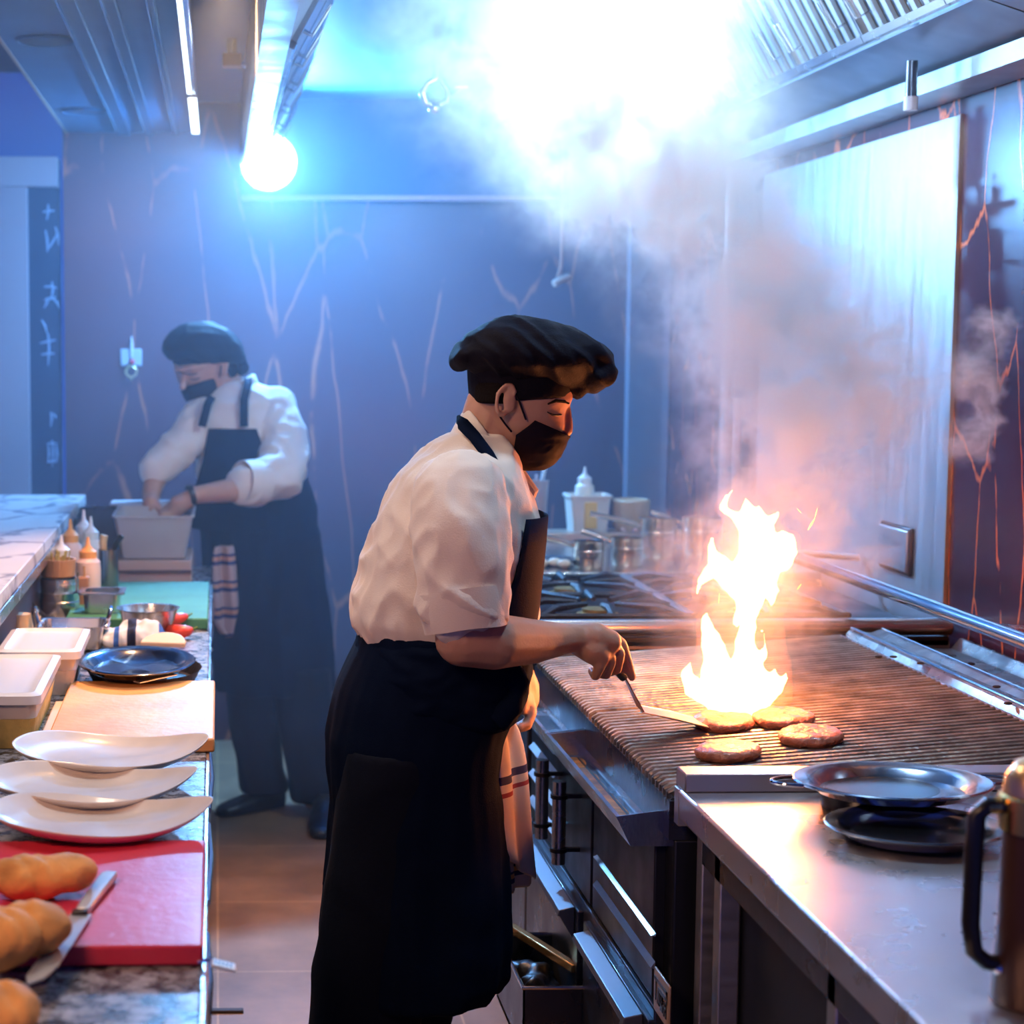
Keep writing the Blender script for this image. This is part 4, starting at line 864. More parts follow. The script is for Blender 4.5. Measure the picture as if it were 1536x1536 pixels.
# legs
for yl, x0, x1 in ((Y1-.10, 600, 560), (Y1+.11, 650, 600)):
    b.chain([PX(x0,1130,yl), PX((x0+x1)/2-10,1480,yl), PX(x1-15,1830,yl)], [.085,.06,.042])
    b.chain([PX(x1-25,1845,yl), PX(x1+60,1862,yl)], [.035,.028])
body = remesh(b, 'body', SKIN, P1, .0042, 5)
# hair under the cap
hb = MB(); hb.loops(rings([(572,704,800,.079),(590,705,790,.0795),(604,708,765,.079)], Y1))
remesh(hb, 'hair', HAIR, P1, .005, 3)
# brow and lashes
MB().tube([PX(822,606,Y1-.074), PX(834,601,Y1-.067), PX(846,602,Y1-.053), PX(853,605,Y1-.036)], [.0015,.003,.0032,.002], 8).build('eyebrow', HAIR, P1, world=True)
MB().tube([PX(821,618,Y1-.0690), PX(828,622,Y1-.0655), PX(835,623,Y1-.0590), PX(842,622,Y1-.049)], [.0010,.0019,.0022,.0013], 8).build('eyelashes', EYED, P1, world=True)
# mask
mk = MB()
mk.loops(rings([(612,712,850,.074),(622,714,850,.075),(640,722,851,.076),(650,728,853,.075),(660,734,848,.071),(672,744,843,.066),(684,752,838,.056),(694,768,828,.046),(702,780,815,.03)], Y1))
M_ = remesh(mk, 'face_mask', MASKM, P1, .0038, 2, lambda c, nn: .003 + folds(.0014, 30, (1,1,2))(c, nn))
bm = bmesh.new(); bm.from_mesh(M_.data)
for a_, b_ in (((792,628),(850,653)),((764,650),(792,628)),((760,700),(764,650))):
    pa = PX(a_[0], a_[1], Y1); pb = PX(b_[0], b_[1], Y1); dd_ = pb - pa; nrm = Vector((-dd_.z, 0, dd_.x))
    bmesh.ops.bisect_plane(bm, geom=bm.verts[:] + bm.edges[:] + bm.faces[:], plane_co=pa - P1.location, plane_no=nrm, clear_outer=True)
bm.to_mesh(M_.data); bm.free()
q = M_.modifiers.new('t', 'SOLIDIFY'); q.thickness = .003
for pts in ([(768,580),(778,600),(790,630)],[(750,625),(757,635),(768,648)]):
    q_ = [PX(x,y,Y1-.083) for x,y in pts]; q_[-1].y += .006
    MB().tube(q_, .0018, 6).build('ear_loop', MASKM, P1, world=True)
# cap
cp = MB(); cp.loops(rings([(599,706,800,.082),(596,704,852,.084),(575,702,861,.086),(552,701,863,.086),(540,704,860,.08)], Y1))
BAND = remesh(cp, 'hat_band', CLOTH_H, P1, .0045, 2)
cp = MB()
cp.loops(rings([(578,842,892,.06),(572,800,908,.066),(562,715,914,.096),(552,700,916,.114),(546,690,917,.124),(532,686,915,.128),(518,690,904,.125),(503,704,880,.115),(491,722,850,.095),(481,738,812,.07),(474,752,785,.04)], Y1, sq=2.1))
cp.sphere(PX(692,534,Y1), (.017,.06,.024)); cp.sphere(PX(884,560,Y1), (.042,.09,.034)); cp.chain([PX(870,576,Y1-.04), PX(868,580,Y1), PX(870,576,Y1+.04)], [.018]*3)
def hatf(c, nn):
    q = Vector((c.x*26, c.y*10, c.z*13)); w = noise.noise(q + Vector((c.z*22,0,0)))
    low = max(0, min(1, (1.70 - c.z)/.08))
    return .007*(1-2.3*abs(w))*(.45 + .7*low) + .004*noise.noise(c*14)
remesh(cp, 'hat_crown', CLOTH_H, P1, .0045, 3, hatf)
# jacket: torso + sleeves
def shirtf(c, nn):
    q = Vector((c.x*11, c.y*11, c.z*7)); q2 = Vector((c.x*9 + c.z*9, c.y*9, c.z*6))
    a_ = 1-2.4*abs(noise.noise(q2 + Vector((3,1,2)))); bq = 1-2.2*abs(noise.noise(q*2.0 + Vector((9,0,4))))
    lo = max(0, min(1, (1.42 - c.z)/.25))
    return .009*a_*(.4+.8*lo) + .0045*bq
j = MB()
j.loops(rings([(652,672,752,.078),(668,650,765,.105),(688,625,772,.155),(712,603,780,.190),(745,585,792,.200),(790,566,802,.198),(840,549,803,.188),(890,536,800,.180),(925,532,796,.178),(955,548,780,.165),(985,560,765,.15)], Y1))
j.chain([PX(690,748,NS+.03), PX(692,800,NS-.010), PX(692,860,NS-.028), PX(694,900,NS-.038)], [.082,.083,.078,.074], 18)
j.chain([PX(720,748,FS_-.03), PX(722,850,FS_+.01), PX(726,895,FS_+.02)], [.075,.074,.068], 18)
remesh(j, 'jacket', CLOTH_W, P1, .006, 7, shirtf)
cu = MB()
def cuff(p0, p1, r0, r1, th=.006):
    d = (p1-p0).normalized(); u = d.orthogonal().normalized(); w = d.cross(u); n = 36
    def rn(p, r): return [p + (u*math.cos(2*PI*k/n)+w*math.sin(2*PI*k/n))*r for k in range(n)]
    m_ = (p0+p1)/2
    return MB().loops([rn(p0, r0-.004), rn(p0, r0), rn(m_, (r0+r1)/2+.002), rn(p1, r1), rn(p1, r1-th), rn(p0, r0-th*1.5)], cap=False)
cuff(PX(692,885,NS-.035), PX(700,944,NS-.046), .079, .071).build('rolled_cuff', CLOTH_W, P1, world=True, disp=lambda q: q + Vector((.003*noise.noise(q*22), 0, .003*noise.noise(q*18))))
cuff(PX(726,880,FS_+.018), PX(732,930,FS_+.024), .070, .062).build('rolled_cuff', CLOTH_W, P1, world=True)
# collar
def band(rows, Y, th, name, m, par):
    rs = [rg(L, R_, hw, Y, 40) for L, R_, hw in rows]; inner = []
    for r in reversed(rs):
        c = sum(r, Vector())/len(r); inner.append([p - (p-c).normalized()*th for p in r])
    mb = MB(); al = rs + inner; mb.loops(al + [al[0]], cap=False); return mb.build(name, m, par, world=True, subsurf=1)
band([((676,650),(782,745),.098),((688,628),(776,722),.083),((698,612),(762,700),.072),((701,613),(757,702),.070)], Y1, .004, 'stand_collar', CLOTH_W, P1)
co = MB(); a0 = PX(752,700,Y1-.055); a1 = PX(758,702,Y1+.03); 
co.loops([[PX(748,705,Y1-.06), PX(768,692,Y1-.035), PX(803,738,Y1-.03), PX(797,752,Y1-.045), PX(760,745,Y1-.07)], [p + Vector((.004,.006,.0)) for p in [PX(748,705,Y1-.06), PX(768,692,Y1-.035), PX(803,738,Y1-.03), PX(797,752,Y1-.045), PX(760,745,Y1-.07)]]])
co.loops([[PX(765,700,Y1+.01), PX(778,694,Y1+.03), PX(806,735,Y1+.03), PX(800,750,Y1+.01)], [p + Vector((.004,.006,.0)) for p in [PX(765,700,Y1+.01), PX(778,694,Y1+.03), PX(806,735,Y1+.03), PX(800,750,Y1+.01)]]])
co.build('collar_flap', CLOTH_W, P1, world=True, smooth=False, bevel=.002)
MB().loops([[PX(760,740,Y1-.07), PX(800,748,Y1-.04), PX(806,775,Y1-.04), PX(765,775,Y1-.085)],[p+Vector((0,.08,0)) for p in (PX(760,740,Y1-.07), PX(800,748,Y1-.04), PX(806,775,Y1-.04), PX(765,775,Y1-.085))]]).build('jacket_placket', CLOTH_W, P1, world=True, bevel=.006)
# apron: bib + skirt + neck strap
def bibshell(rows, Y, a0f, name, m, par, mid=0, grow=.008, n=26):
    mb = MB(); ls = []
    for (L, R_, hw, a0) in rows:
        a = at(L[0], L[1], Y); b_ = at(R_[0], R_[1], Y); c = (a+b_)/2; u = (b_-a)/2; v = Vector((0,hw,0)); row = []
        for k in range(n+1):
            t = mid + math.radians(a0)*(2*k/n-1); cx, cy = math.cos(t), math.sin(t)
            p = c + u*math.copysign(abs(cx)**.87, cx) + v*math.copysign(abs(cy)**.87, cy); q_ = (p-c); q_.z = 0
            row.append(p + q_.normalized()*grow)
        ls.append(row)
    mb.loops(ls, cap=False, closed=False); return mb.build(name, m, par, world=True, solid=.004, disp=lambda q: q + Vector((.003*noise.noise(q*9), .003*noise.noise(q*9+Vector((5,5,5))), 0)))
bibshell([((600,758),(808,768),.19,57),((585,800),(806,805),.195,59),((560,850),(803,852),.19,62),((545,900),(798,900),.185,68),((540,950),(790,950),.182,75),((540,1000),(784,1000),.182,85)], Y1, 0, 'apron_bib', CLOTH_K, P1)
def strap(pts, w, name, par):
    ps = [PX(*p) for p in pts]; l0 = []; l1 = []
    for i, p in enumerate(ps):
        t = (ps[min(i+1,len(ps)-1)] - ps[max(i-1,0)]).normalized(); s_ = Vector((t.z, 0, -t.x)).normalized()*w/2 + Vector((0,0,0))
        l0.append(p - s_); l1.append(p + s_)
    mb = MB(); mb.loops([l0, l1], cap=False, closed=False); return mb.build(name, CLOTH_K, par, world=True, solid=.004)
strap([(768,772,Y1-.150),(762,745,Y1-.158),(750,715,Y1-.150),(732,682,Y1-.128),(712,655,Y1-.105),(694,636,Y1-.072),(688,632,Y1-.03),(688,632,Y1+.02)], .022, 'neck_strap', P1)
def skirtf(c, nn):
    lo = max(0, min(1, (1.05 - c.z)/.4))
    w = math.sin(c.x*0) ; q = Vector((c.x*13, c.y*13, c.z*1.6))
    return .010*lo*(1-2.2*abs(noise.noise(q))) + .003*noise.noise(c*16)
k1 = MB(); k1.loops(rings([(938,540,772,.182),(955,537,783,.187),(990,522,783,.19),(1030,505,778,.195),(1060,497,768,.197),(1100,490,752,.2),(1150,492,747,.2),(1200,499,752,.202),(1300,494,757,.205),(1400,485,759,.208),(1440,483,756,.208),(1462,482,740,.206)], Y1, sq=2.4))
remesh(k1, 'apron_skirt', CLOTH_K, P1, .0065, 3, skirtf)
# waist roll and loose flap
wr = MB(); wr.loops(rings([(948,552,783,.186),(958,538,790,.198),(1000,528,791,.20),(1040,524,784,.20),(1060,600,772,.192),(1070,640,760,.18)], Y1))
remesh(wr, 'waist_roll', CLOTH_K, P1, .006, 3, folds(.006, 9, (1,1,2.5)))
fl = MB(); fl.tube([PX(765,1000,Y1-.13), PX(775,1030,Y1-.16), PX(778,1045,Y1-.165)], [.02,.024,.012], 12); fl.tube([PX(782,1028,Y1-.165), PX(768,1055,Y1-.17), PX(742,1082,Y1-.17)], [.008,.020,.024], 12)
remesh(fl, 'apron_flap', CLOTH_K, P1, .004, 2, folds(.004, 18))
# trousers and shoes
tr = MB()
for yl, rows in ((Y1-.10, [(1120,520,690,.10),(1300,492,660,.10),(1450,472,640,.095),(1536,466,628,.09),(1700,455,600,.085),(1850,455,575,.075)]), (Y1+.11, [(1120,560,715,.10),(1300,540,700,.10),(1450,520,690,.095),(1536,515,672,.09),(1700,505,640,.085),(1850,500,620,.075)])):
    tr.loops(rings([(r[0],r[1],r[2],r[3]) for r in rows], yl))
remesh(tr, 'trousers', CLOTH_T, P1, .008, 3, folds(.006, 8, (1,1,.6)))
SHOE = mat('black_shoe', (.012,.012,.015), .35)
def shoe(p, dx, dy, par, name='shoe', sc=1.0, m=SHOE):
    ang = math.atan2(dy, dx); M = Matrix.Rotation(ang, 4, 'Z'); mb = MB()
    def T(x, y, z): return Vector(p) + (M @ Vector((x*sc, y*sc, z*sc)))
    rs = []
    for x, hw, hh in ((-.09,.02,.06),(-.085,.034,.085),(-.05,.04,.095),(0,.042,.085),(.06,.046,.062),(.12,.048,.048),(.165,.038,.036),(.185,.015,.022)):
        rs.append([T(x, hw*math.cos(2*PI*k/18), max(.0, hh/2 + hh/2*math.sin(2*PI*k/18)) if math.sin(2*PI*k/18) > 0 else hh/2 + hh/2*max(-1, 1.6*math.sin(2*PI*k/18))) for k in range(18)])
    mb.loops(rs); return remesh(mb, name, m, par, .006, 3)
shoe(Vector((PX(530,1870,Y1).x, Y1-.10, .005)), 1, -.1, P1); shoe(Vector((PX(575,1870,Y1).x, Y1+.11, .005)), 1, .1, P1)
# towel tucked at the apron front
TOW = striped('striped_tea_towel', (.82,.68,.55), [(.52,(.35,.04,.06)),(.555,(.82,.68,.55)),(.62,(.03,.03,.10)),(.68,(.82,.68,.55))], 4.1, 'Z')
def drape(name, m, par, rows, th=.008, wav=.006, seed=0):
    mb = MB(); ls = []; n = 22
    for (x0, y0, Ya, x1, y1_, Yb) in rows:
        a = at(x0,y0,Ya); b_ = at(x1,y1_,Yb); d = b_-a; nn = Vector((-d.y, d.x, 0)).normalized(); row = []
        for k in range(n+1):
            u = k/n; row.append(a + d*u + nn*(wav*math.sin(u*PI*3.2 + seed + a.z*3)))
        ls.append(row)
    mb.loops(ls, cap=False, closed=False); return mb.build(name, m, par, world=True, solid=th, subsurf=1)
tw = thing('tea_towel', 'long cream tea towel with dark stripes hanging from the front cook\'s waist', 'tea towel', (PX(770,1200,Y1-.1).x, Y1-.05, PX(770,1085,Y1).z))
drape('front_layer', TOW, tw, [(744,1082,Y1-.10,768,1078,Y1-.0),(746,1120,Y1-.11,784,1112,Y1+.02),(750,1180,Y1-.11,790,1170,Y1+.03),(752,1240,Y1-.12,793,1235,Y1+.03),(753,1275,Y1-.12,797,1290,Y1+.03),(762,1290,Y1-.10,801,1322,Y1+.03)], wav=.007)
TOW2 = striped('striped_tea_towel_back', (.72,.58,.46), [(.35,(.03,.03,.10)),(.5,(.75,.45,.15)),(.65,(.03,.03,.10)),(.72,(.72,.58,.46))], 16, 'Z')
drape('back_layer', TOW2, tw, [(756,1230,Y1-.06,782,1230,Y1+.05),(756,1300,Y1-.06,800,1300,Y1+.06),(760,1342,Y1-.05,798,1325,Y1+.06)], wav=.009, seed=2)

# ================= back cook =================
Y2 = 6.30
base = at(420, 1230, 6.3)
P2 = thing('person', 'cook in cream jacket, black cap and mask bending over a tub at the back', 'person', (base.x, Y2, 0))
b = MB()
b.loops([rg((262,520),(350,500),.07,Y2), rg((258,535),(354,520),.085,Y2), rg((261,552),(353,537),.086,Y2), rg((264,564),(352,552),.084,Y2), rg((270,578),(347,566),.078,Y2), rg((280,592),(338,582),.066,Y2), rg((288,604),(326,600),.045,Y2)])
b.chain([PX(276,566,Y2-.075), PX(274,580,Y2-.085)], [.010,.014]); b.chain([PX(264,556,Y2-.07), PX(285,553,Y2-.088), PX(305,549,Y2-.085)], [.009,.010,.008])
b.sphere(PX(335,552,Y2-.085), (.016,.010,.036)); b.chain([PX(328,540,Y2-.092), PX(334,534,Y2-.094), PX(341,545,Y2-.09), PX(338,562,Y2-.088)], [.007]*4)
b.chain([PX(338,575,Y2+.0), PX(355,600,Y2+.02)], [.058,.068])
b.loops(rings([(600,330,400,.07),(640,310,425,.10),(700,310,435,.11),(760,300,460,.13),(830,310,465,.13)], Y2))
# view-left arm
b.chain([PX(305,630,Y2-.03), PX(245,700,Y2-.12)], [.04,.04]); b.chain([PX(240,702,Y2-.12), PX(228,735,Y2-.20), PX(226,750,Y2-.23)], [.044,.034,.03])
hy = Y2-.25
b.chain([PX(226,752,hy), PX(226,765,hy)], [.028,.032])
for k in range(4): b.chain([PX(217+6.5*k,768,hy-.005*k), PX(214+7*k,778,hy-.02), PX(216+7*k,787,hy-.02)], [.0115,.0105,.009], 8)
b.chain([PX(236,758,hy-.02), PX(245,770,hy-.03), PX(246,780,hy-.03)], [.013,.0115,.009], 8)
# view-right arm
b.chain([PX(412,625,Y2-.03), PX(418,708,Y2-.20)], [.045,.036]); b.chain([PX(418,715,Y2-.22), PX(350,735,Y2-.30), PX(290,743,Y2-.32)], [.034,.042,.029])
hy = Y2-.33
b.chain([PX(288,745,hy), PX(268,758,hy), PX(262,766,hy)], [.028,.034,.030])
for k in range(4): b.chain([PX(264-5*k,762,hy-.015+.01*k), PX(254-4*k,772,hy-.02), PX(250-2*k,783-k,hy-.02)], [.0125,.011,.009], 8)
b.chain([PX(270,752,hy+.02), PX(256,756,hy+.03), PX(246,764,hy+.03)], [.013,.012,.009], 8)
for x0,y0,x1,y1_,yl in ((380,900,388,1180,Y2+.02),(446,900,472,1200,Y2-.05)):
    b.chain([PX(x0,y0,yl), PX((x0+x1)/2,1030,yl), PX(x1,y1_,yl)], [.055,.055,.042])
remesh(b, 'body', SKIN, P2, .006, 4)
mk = MB(); mk.loops([rg((272,581),(332,563),.092,Y2), rg((272,588),(333,572),.092,Y2), rg((276,598),(332,585),.082,Y2), rg((283,607),(322,601),.062,Y2), rg((292,611),(312,608),.04,Y2)]); remesh(mk, 'face_mask', MASKM, P2, .005, 2)
MB().tube([PX(266,557,Y2-.089), PX(285,562,Y2-.094), PX(296,560,Y2-.094)], [.002,.003,.002], 6).build('eyebrow', HAIR, P2, world=True)
MB().tube([PX(283,568,Y2-.092), PX(292,570,Y2-.094), PX(300,567,Y2-.093)], [.0015,.0025,.0015], 6).build('eyelashes', EYED, P2, world=True)
MB().tube([PX(332,548,Y2-.094), PX(331,558,Y2-.096), PX(329,566,Y2-.094)], .0025, 6).build('ear_loop', MASKM, P2, world=True)
hh = MB(); hh.loops([rg((318,545),(354,535),.088,Y2), rg((338,555),(358,548),.084,Y2), rg((345,568),(356,562),.07,Y2)]); remesh(hh, 'hair', HAIR, P2, .006, 2)
cp = MB(); cp.loops([rg((263,553),(357,537),.092,Y2), rg((259,543),(360,526),.094,Y2), rg((258,530),(360,512),.09,Y2)]); remesh(cp, 'hat_band', CLOTH_H, P2, .006, 2)
cp = MB(); cp.loops([rg((252,536),(366,545),.095,Y2), rg((244,525),(368,535),.125,Y2), rg((246,513),(362,518),.13,Y2), rg((256,501),(350,504),.12,Y2), rg((270,491),(336,493),.09,Y2), rg((285,486),(318,486),.05,Y2)]); cp.chain([PX(352,530,Y2), PX(362,552,Y2)], [.03,.02])
remesh(cp, 'hat_crown', CLOTH_H, P2, .006, 3, lambda c, nn: .010*(1-2.3*abs(noise.noise(Vector((c.x*12, c.y*12, c.z*9))))) )
j = MB()
j.loops(rings([(575,330,382,.075),(586,312,408,.10),(604,298,428,.13),(630,292,440,.145),(670,292,448,.15),(720,296,456,.15),(770,300,468,.15),(790,305,470,.145)], Y2))
j.chain([PX(305,622,Y2-.04), PX(275,665,Y2-.10), PX(245,695,Y2-.14), PX(232,705,Y2-.16)], [.068,.066,.058,.05], 16)
j.chain([PX(412,618,Y2-.03), PX(426,670,Y2-.12), PX(423,712,Y2-.21), PX(372,728,Y2-.28)], [.085,.085,.078,.070], 18)
remesh(j, 'jacket', CLOTH_W, P2, .008, 4, folds(.010, 9, (1,1,1.4)))
cuff(PX(392,724,Y2-.255), PX(362,722,Y2-.30), .078, .070).build('rolled_cuff', CLOTH_W, P2, world=True)
band([((322,603),(388,575),.092),((330,590),(384,562),.082),((334,585),(380,560),.078)], Y2, .005, 'stand_collar', CLOTH_W, P2)
bibshell([((292,640),(440,640),.155,24),((290,690),(448,690),.16,34),((290,740),(456,740),.162,55),((292,790),(466,790),.165,75)], Y2, 0, 'apron_bib', CLOTH_K, P2, mid=-PI/2-.25, grow=.010)
strap([(303,640,Y2-.17),(312,605,Y2-.165),(318,595,Y2-.13)], .028, 'neck_strap', P2); strap([(366,640,Y2-.17),(366,600,Y2-.165),(372,575,Y2-.11),(372,566,Y2-.05)], .028, 'neck_strap', P2)
k1 = MB(); k1.loops(rings([(712,330,455,.15),(735,300,465,.165),(760,298,472,.17),(790,303,472,.17),(800,305,476,.165),(860,308,486,.17),(940,316,496,.175),(1000,320,499,.175),(1030,326,500,.17)], Y2, sq=2.4)); remesh(k1, 'apron_skirt', CLOTH_K, P2, .008, 3, lambda c, nn: .012*(1-2.2*abs(noise.noise(Vector((c.x*9, c.y*9, c.z*1.4)))))+.003*noise.noise(c*15))
tr = MB(); tr.loops(rings([(1000,335,415,.10),(1080,345,418,.095),(1150,355,425,.09),(1185,362,432,.085)], Y2+.02)); tr.loops(rings([(1000,410,495,.10),(1080,418,498,.095),(1150,430,503,.09),(1200,438,506,.085)], Y2-.07)); remesh(tr, 'trousers', CLOTH_T, P2, .009, 3, folds(.007, 8, (1,1,.7)))
a = atz(392, 1215, 0); o = shoe(Vector((a.x, a.y, .005)), -.9, -.55, P2); a = atz(486, 1245, 0); o = shoe(Vector((a.x, a.y+.05, .005)), -.1, -1, P2)
# watch
cuff(PX(290,742,Y2-.325), PX(282,744,Y2-.33), .034, .034, .004).build('wrist_watch', BLACK, P2, world=True)
tw = thing('tea_towel', 'dark striped tea towel hanging from the back cook\'s apron', 'tea towel', (PX(338,880,6.1).x, 6.10, PX(338,820,6.1).z))
TOW3 = striped('striped_dark_towel', (.55,.38,.36), [(.3,(.04,.05,.15)),(.45,(.62,.30,.2)),(.62,(.04,.05,.15)),(.72,(.55,.38,.36))], 11, 'Z')
drape('towel_cloth', TOW3, tw, [(322,818,6.12,350,816,6.12),(316,850,6.10,356,850,6.12),(317,890,6.09,357,890,6.12),(317,925,6.09,360,915,6.12),(325,945,6.09,352,935,6.12),(338,956,6.1,344,955,6.12)], wav=.016, seed=1)
# ------------------------------------------------------------------ flame
fl = thing('grill_flame', 'tall bright yellow flame leaping from the burger patties', 'flame', atg(1120, 1075))
YF = 3.52
def fl_mesh(chains, grow):
    mb = MB()
    for ch in chains:
        pts = [at(x, y, YF + (dy if len(q_) > 3 else 0)) for q_ in ch for (x, y, dy) in [(q_[0], q_[1], q_[3] if len(q_) > 3 else 0)]]
        rs = [max(q_[2]*YF/F + grow, .002) for q_ in ch]; mb.chain(pts, rs, 12)
    return mb
CH = [[(1120,1062,34),(1130,1035,36),(1122,1000,24),(1118,965,16),(1125,930,9),(1132,900,14),(1128,870,22)],
 [(1090,1060,30),(1078,1010,26),(1066,960,16),(1058,932,9),(1060,920,3)],
 [(1128,880,20),(1112,905,10),(1104,935,5)],
 [(1118,900,10),(1110,878,22),(1095,862,22),(1080,845,16),(1068,830,9),(1069,808,4)],
 [(1085,852,12),(1066,858,9),(1052,872,5),(1044,892,2)],
 [(1120,870,25),(1130,840,28),(1125,812,18),(1118,785,16),(1122,762,11),(1118,748,4)],
 [(1118,788,12),(1098,772,9),(1083,762,8),(1090,746,6),(1101,732,2)],
 [(1150,868,16),(1160,835,18),(1172,812,14),(1185,808,7),(1188,830,8),(1176,850,8)],
 [(1155,820,14),(1146,790,12),(1138,765,7),(1140,757,3)],
 [(1146,785,10),(1160,775,7),(1168,770,3)],
 [(1152,860,12),(1160,885,9),(1156,910,3)],
 [(1142,1040,24),(1160,1020,10),(1162,1005,4)],[(1160,1032,16),(1178,1018,6),(1180,1012,3)],
 [(1070,1045,20),(1040,1035,16),(1030,1010,9),(1035,995,4)],
 [(1146,985,7),(1148,965,3),(1144,945,2)],[(1142,1000,4),(1138,975,2)]]
def ff(c, nn): return .006*noise.noise(c*22) + .003*noise.noise(c*60)
core = remesh(fl_mesh(CH, -.0005), 'flame_core', emat('flame_white', (1.0,.60,.22), 4.6), fl, .005, 3, ff)
def evol(name, col, s):
    m = bpy.data.materials.new(name); m.use_nodes = True; N = m.node_tree.nodes; N.clear()
    o = N.new('ShaderNodeOutputMaterial'); e = N.new('ShaderNodeEmission'); e.inputs[0].default_value = (*col, 1); e.inputs[1].default_value = s
    m.node_tree.links.new(e.outputs[0], o.inputs['Volume']); return m
remesh(fl_mesh(CH + [[(1120,1055,50),(1110,960,40),(1118,860,52),(1120,790,30)],[(1165,1040,20),(1160,930,10),(1170,860,16)]], .010), 'flame_glow', evol('flame_orange', (1,.26,.07), 9), fl, .008, 4, ff)
SPK = emat('spark', (1,.35,.1), 5)
for (x0,y0,x1,y1_,r) in ((1212,795,1222,778,.0022),(1222,778,1226,762,.001),(1195,762,1202,770,.0008),(1196,884,1202,876,.0012),(1078,905,1079,890,.0008)):
    o = MB().tube([at(x0,y0,YF), at((x0+x1)/2,(y0+y1_)/2,YF), at(x1,y1_,YF)], [r*.3,r,r*.3], 6).build('spark', SPK); tag(o, 'tiny glowing orange spark flying beside the flame', 'spark', 'sparks around the flame')

# ------------------------------------------------------------------ smoke and haze
def scatter_mat(name, col, aniso, density=None, mult=1.0):
    m = bpy.data.materials.new(name); m.use_nodes = True; N = m.node_tree.nodes; L = m.node_tree.links; N.clear()
    o = N.new('ShaderNodeOutputMaterial'); s_ = N.new('ShaderNodeVolumeScatter'); s_.inputs['Color'].default_value = (*col, 1); s_.inputs['Anisotropy'].default_value = aniso
    if density is not None: s_.inputs['Density'].default_value = density
    else:
        a_ = N.new('ShaderNodeAttribute'); a_.attribute_name = 'density'; mu = N.new('ShaderNodeMath'); mu.operation = 'MULTIPLY'; mu.inputs[1].default_value = mult
        L.new(a_.outputs['Fac'], mu.inputs[0]); L.new(mu.outputs[0], s_.inputs['Density'])
    L.new(s_.outputs[0], o.inputs['Volume']); return m
def vol_obj(name, lo, hi, res, material, build):
    me = bpy.data.meshes.new(name); o = bpy.data.objects.new(name, me); C.objects.link(o)
    me.from_pydata([lo, hi], [], [])
    ng = bpy.data.node_groups.new(name, 'GeometryNodeTree'); ng.interface.new_socket('Geometry', in_out='OUTPUT', socket_type='NodeSocketGeometry'); ng.interface.new_socket('Geometry', in_out='INPUT', socket_type='NodeSocketGeometry')
    N, L = ng.nodes, ng.links; out = N.new('NodeGroupOutput'); N.new('NodeGroupInput'); vc = N.new('GeometryNodeVolumeCube')
    vc.inputs['Min'].default_value = lo; vc.inputs['Max'].default_value = hi
    for k, r in zip(('Resolution X','Resolution Y','Resolution Z'), res): vc.inputs[k].default_value = r
    sm = N.new('GeometryNodeSetMaterial'); sm.inputs['Material'].default_value = material; L.new(vc.outputs[0], sm.inputs[0]); L.new(sm.outputs[0], out.inputs[0])
    pos = N.new('GeometryNodeInputPosition')
    def math_(op, a_, b_=None, c_=None, clamp=False):
        n_ = N.new('ShaderNodeMath'); n_.operation = op; n_.use_clamp = clamp
        for i, v in enumerate((a_, b_, c_)):
            if v is None: continue
            if isinstance(v, (int, float)): n_.inputs[i].default_value = v
            else: L.new(v, n_.inputs[i])
        return n_.outputs[0]
    def mr(v, a0, a1, b0, b1, smooth=True):
        n_ = N.new('ShaderNodeMapRange'); n_.interpolation_type = 'SMOOTHSTEP' if smooth else 'LINEAR'; L.new(v, n_.inputs[0])
        for i, x in enumerate((a0,a1,b0,b1)): n_.inputs[i+1].default_value = x
        return n_.outputs[0]
    def noise_(vec, sc, det=3, rough=.6, dist=0):
        n_ = N.new('ShaderNodeTexNoise'); n_.inputs['Scale'].default_value = sc; n_.inputs['Detail'].default_value = det; n_.inputs['Roughness'].default_value = rough; n_.inputs['Distortion'].default_value = dist
        L.new(vec, n_.inputs['Vector']); return n_
    def vm(op, a_, b_=None, s_=None):
        n_ = N.new('ShaderNodeVectorMath'); n_.operation = op
        for i, v in enumerate((a_, b_)):
            if v is None: continue
            if isinstance(v, tuple): n_.inputs[i].default_value = v
            else: L.new(v, n_.inputs[i])
        if s_ is not None: n_.inputs['Scale'].default_value = s_
        return n_.outputs[0]
    L.new(build(N, L, pos.outputs[0], math_, mr, noise_, vm), vc.inputs['Density'])
    q = o.modifiers.new('v', 'NODES'); q.node_group = ng; me.materials.append(material); return o
def curve_of(N, L, v, pts, z0, z1):
    """piecewise function of z through a float curve; returns value in metres mapped to [0,1]*3"""
    n_ = N.new('ShaderNodeFloatCurve'); c = n_.mapping.curves[0]
    P_ = [((z-z0)/(z1-z0), val/3.0) for z, val in pts]
    c.points[0].location = P_[0]; c.points[-1].location = P_[-1]
    for p in P_[1:-1]: c.points.new(*p)
    n_.mapping.update(); t = N.new('ShaderNodeMapRange'); L.new(v, t.inputs[0]); t.inputs[1].default_value = z0; t.inputs[2].default_value = z1
    L.new(t.outputs[0], n_.inputs['Value']); m = N.new('ShaderNodeMath'); m.operation = 'MULTIPLY'; m.inputs[1].default_value = 3.0; L.new(n_.outputs[0], m.inputs[0]); return m.outputs[0]
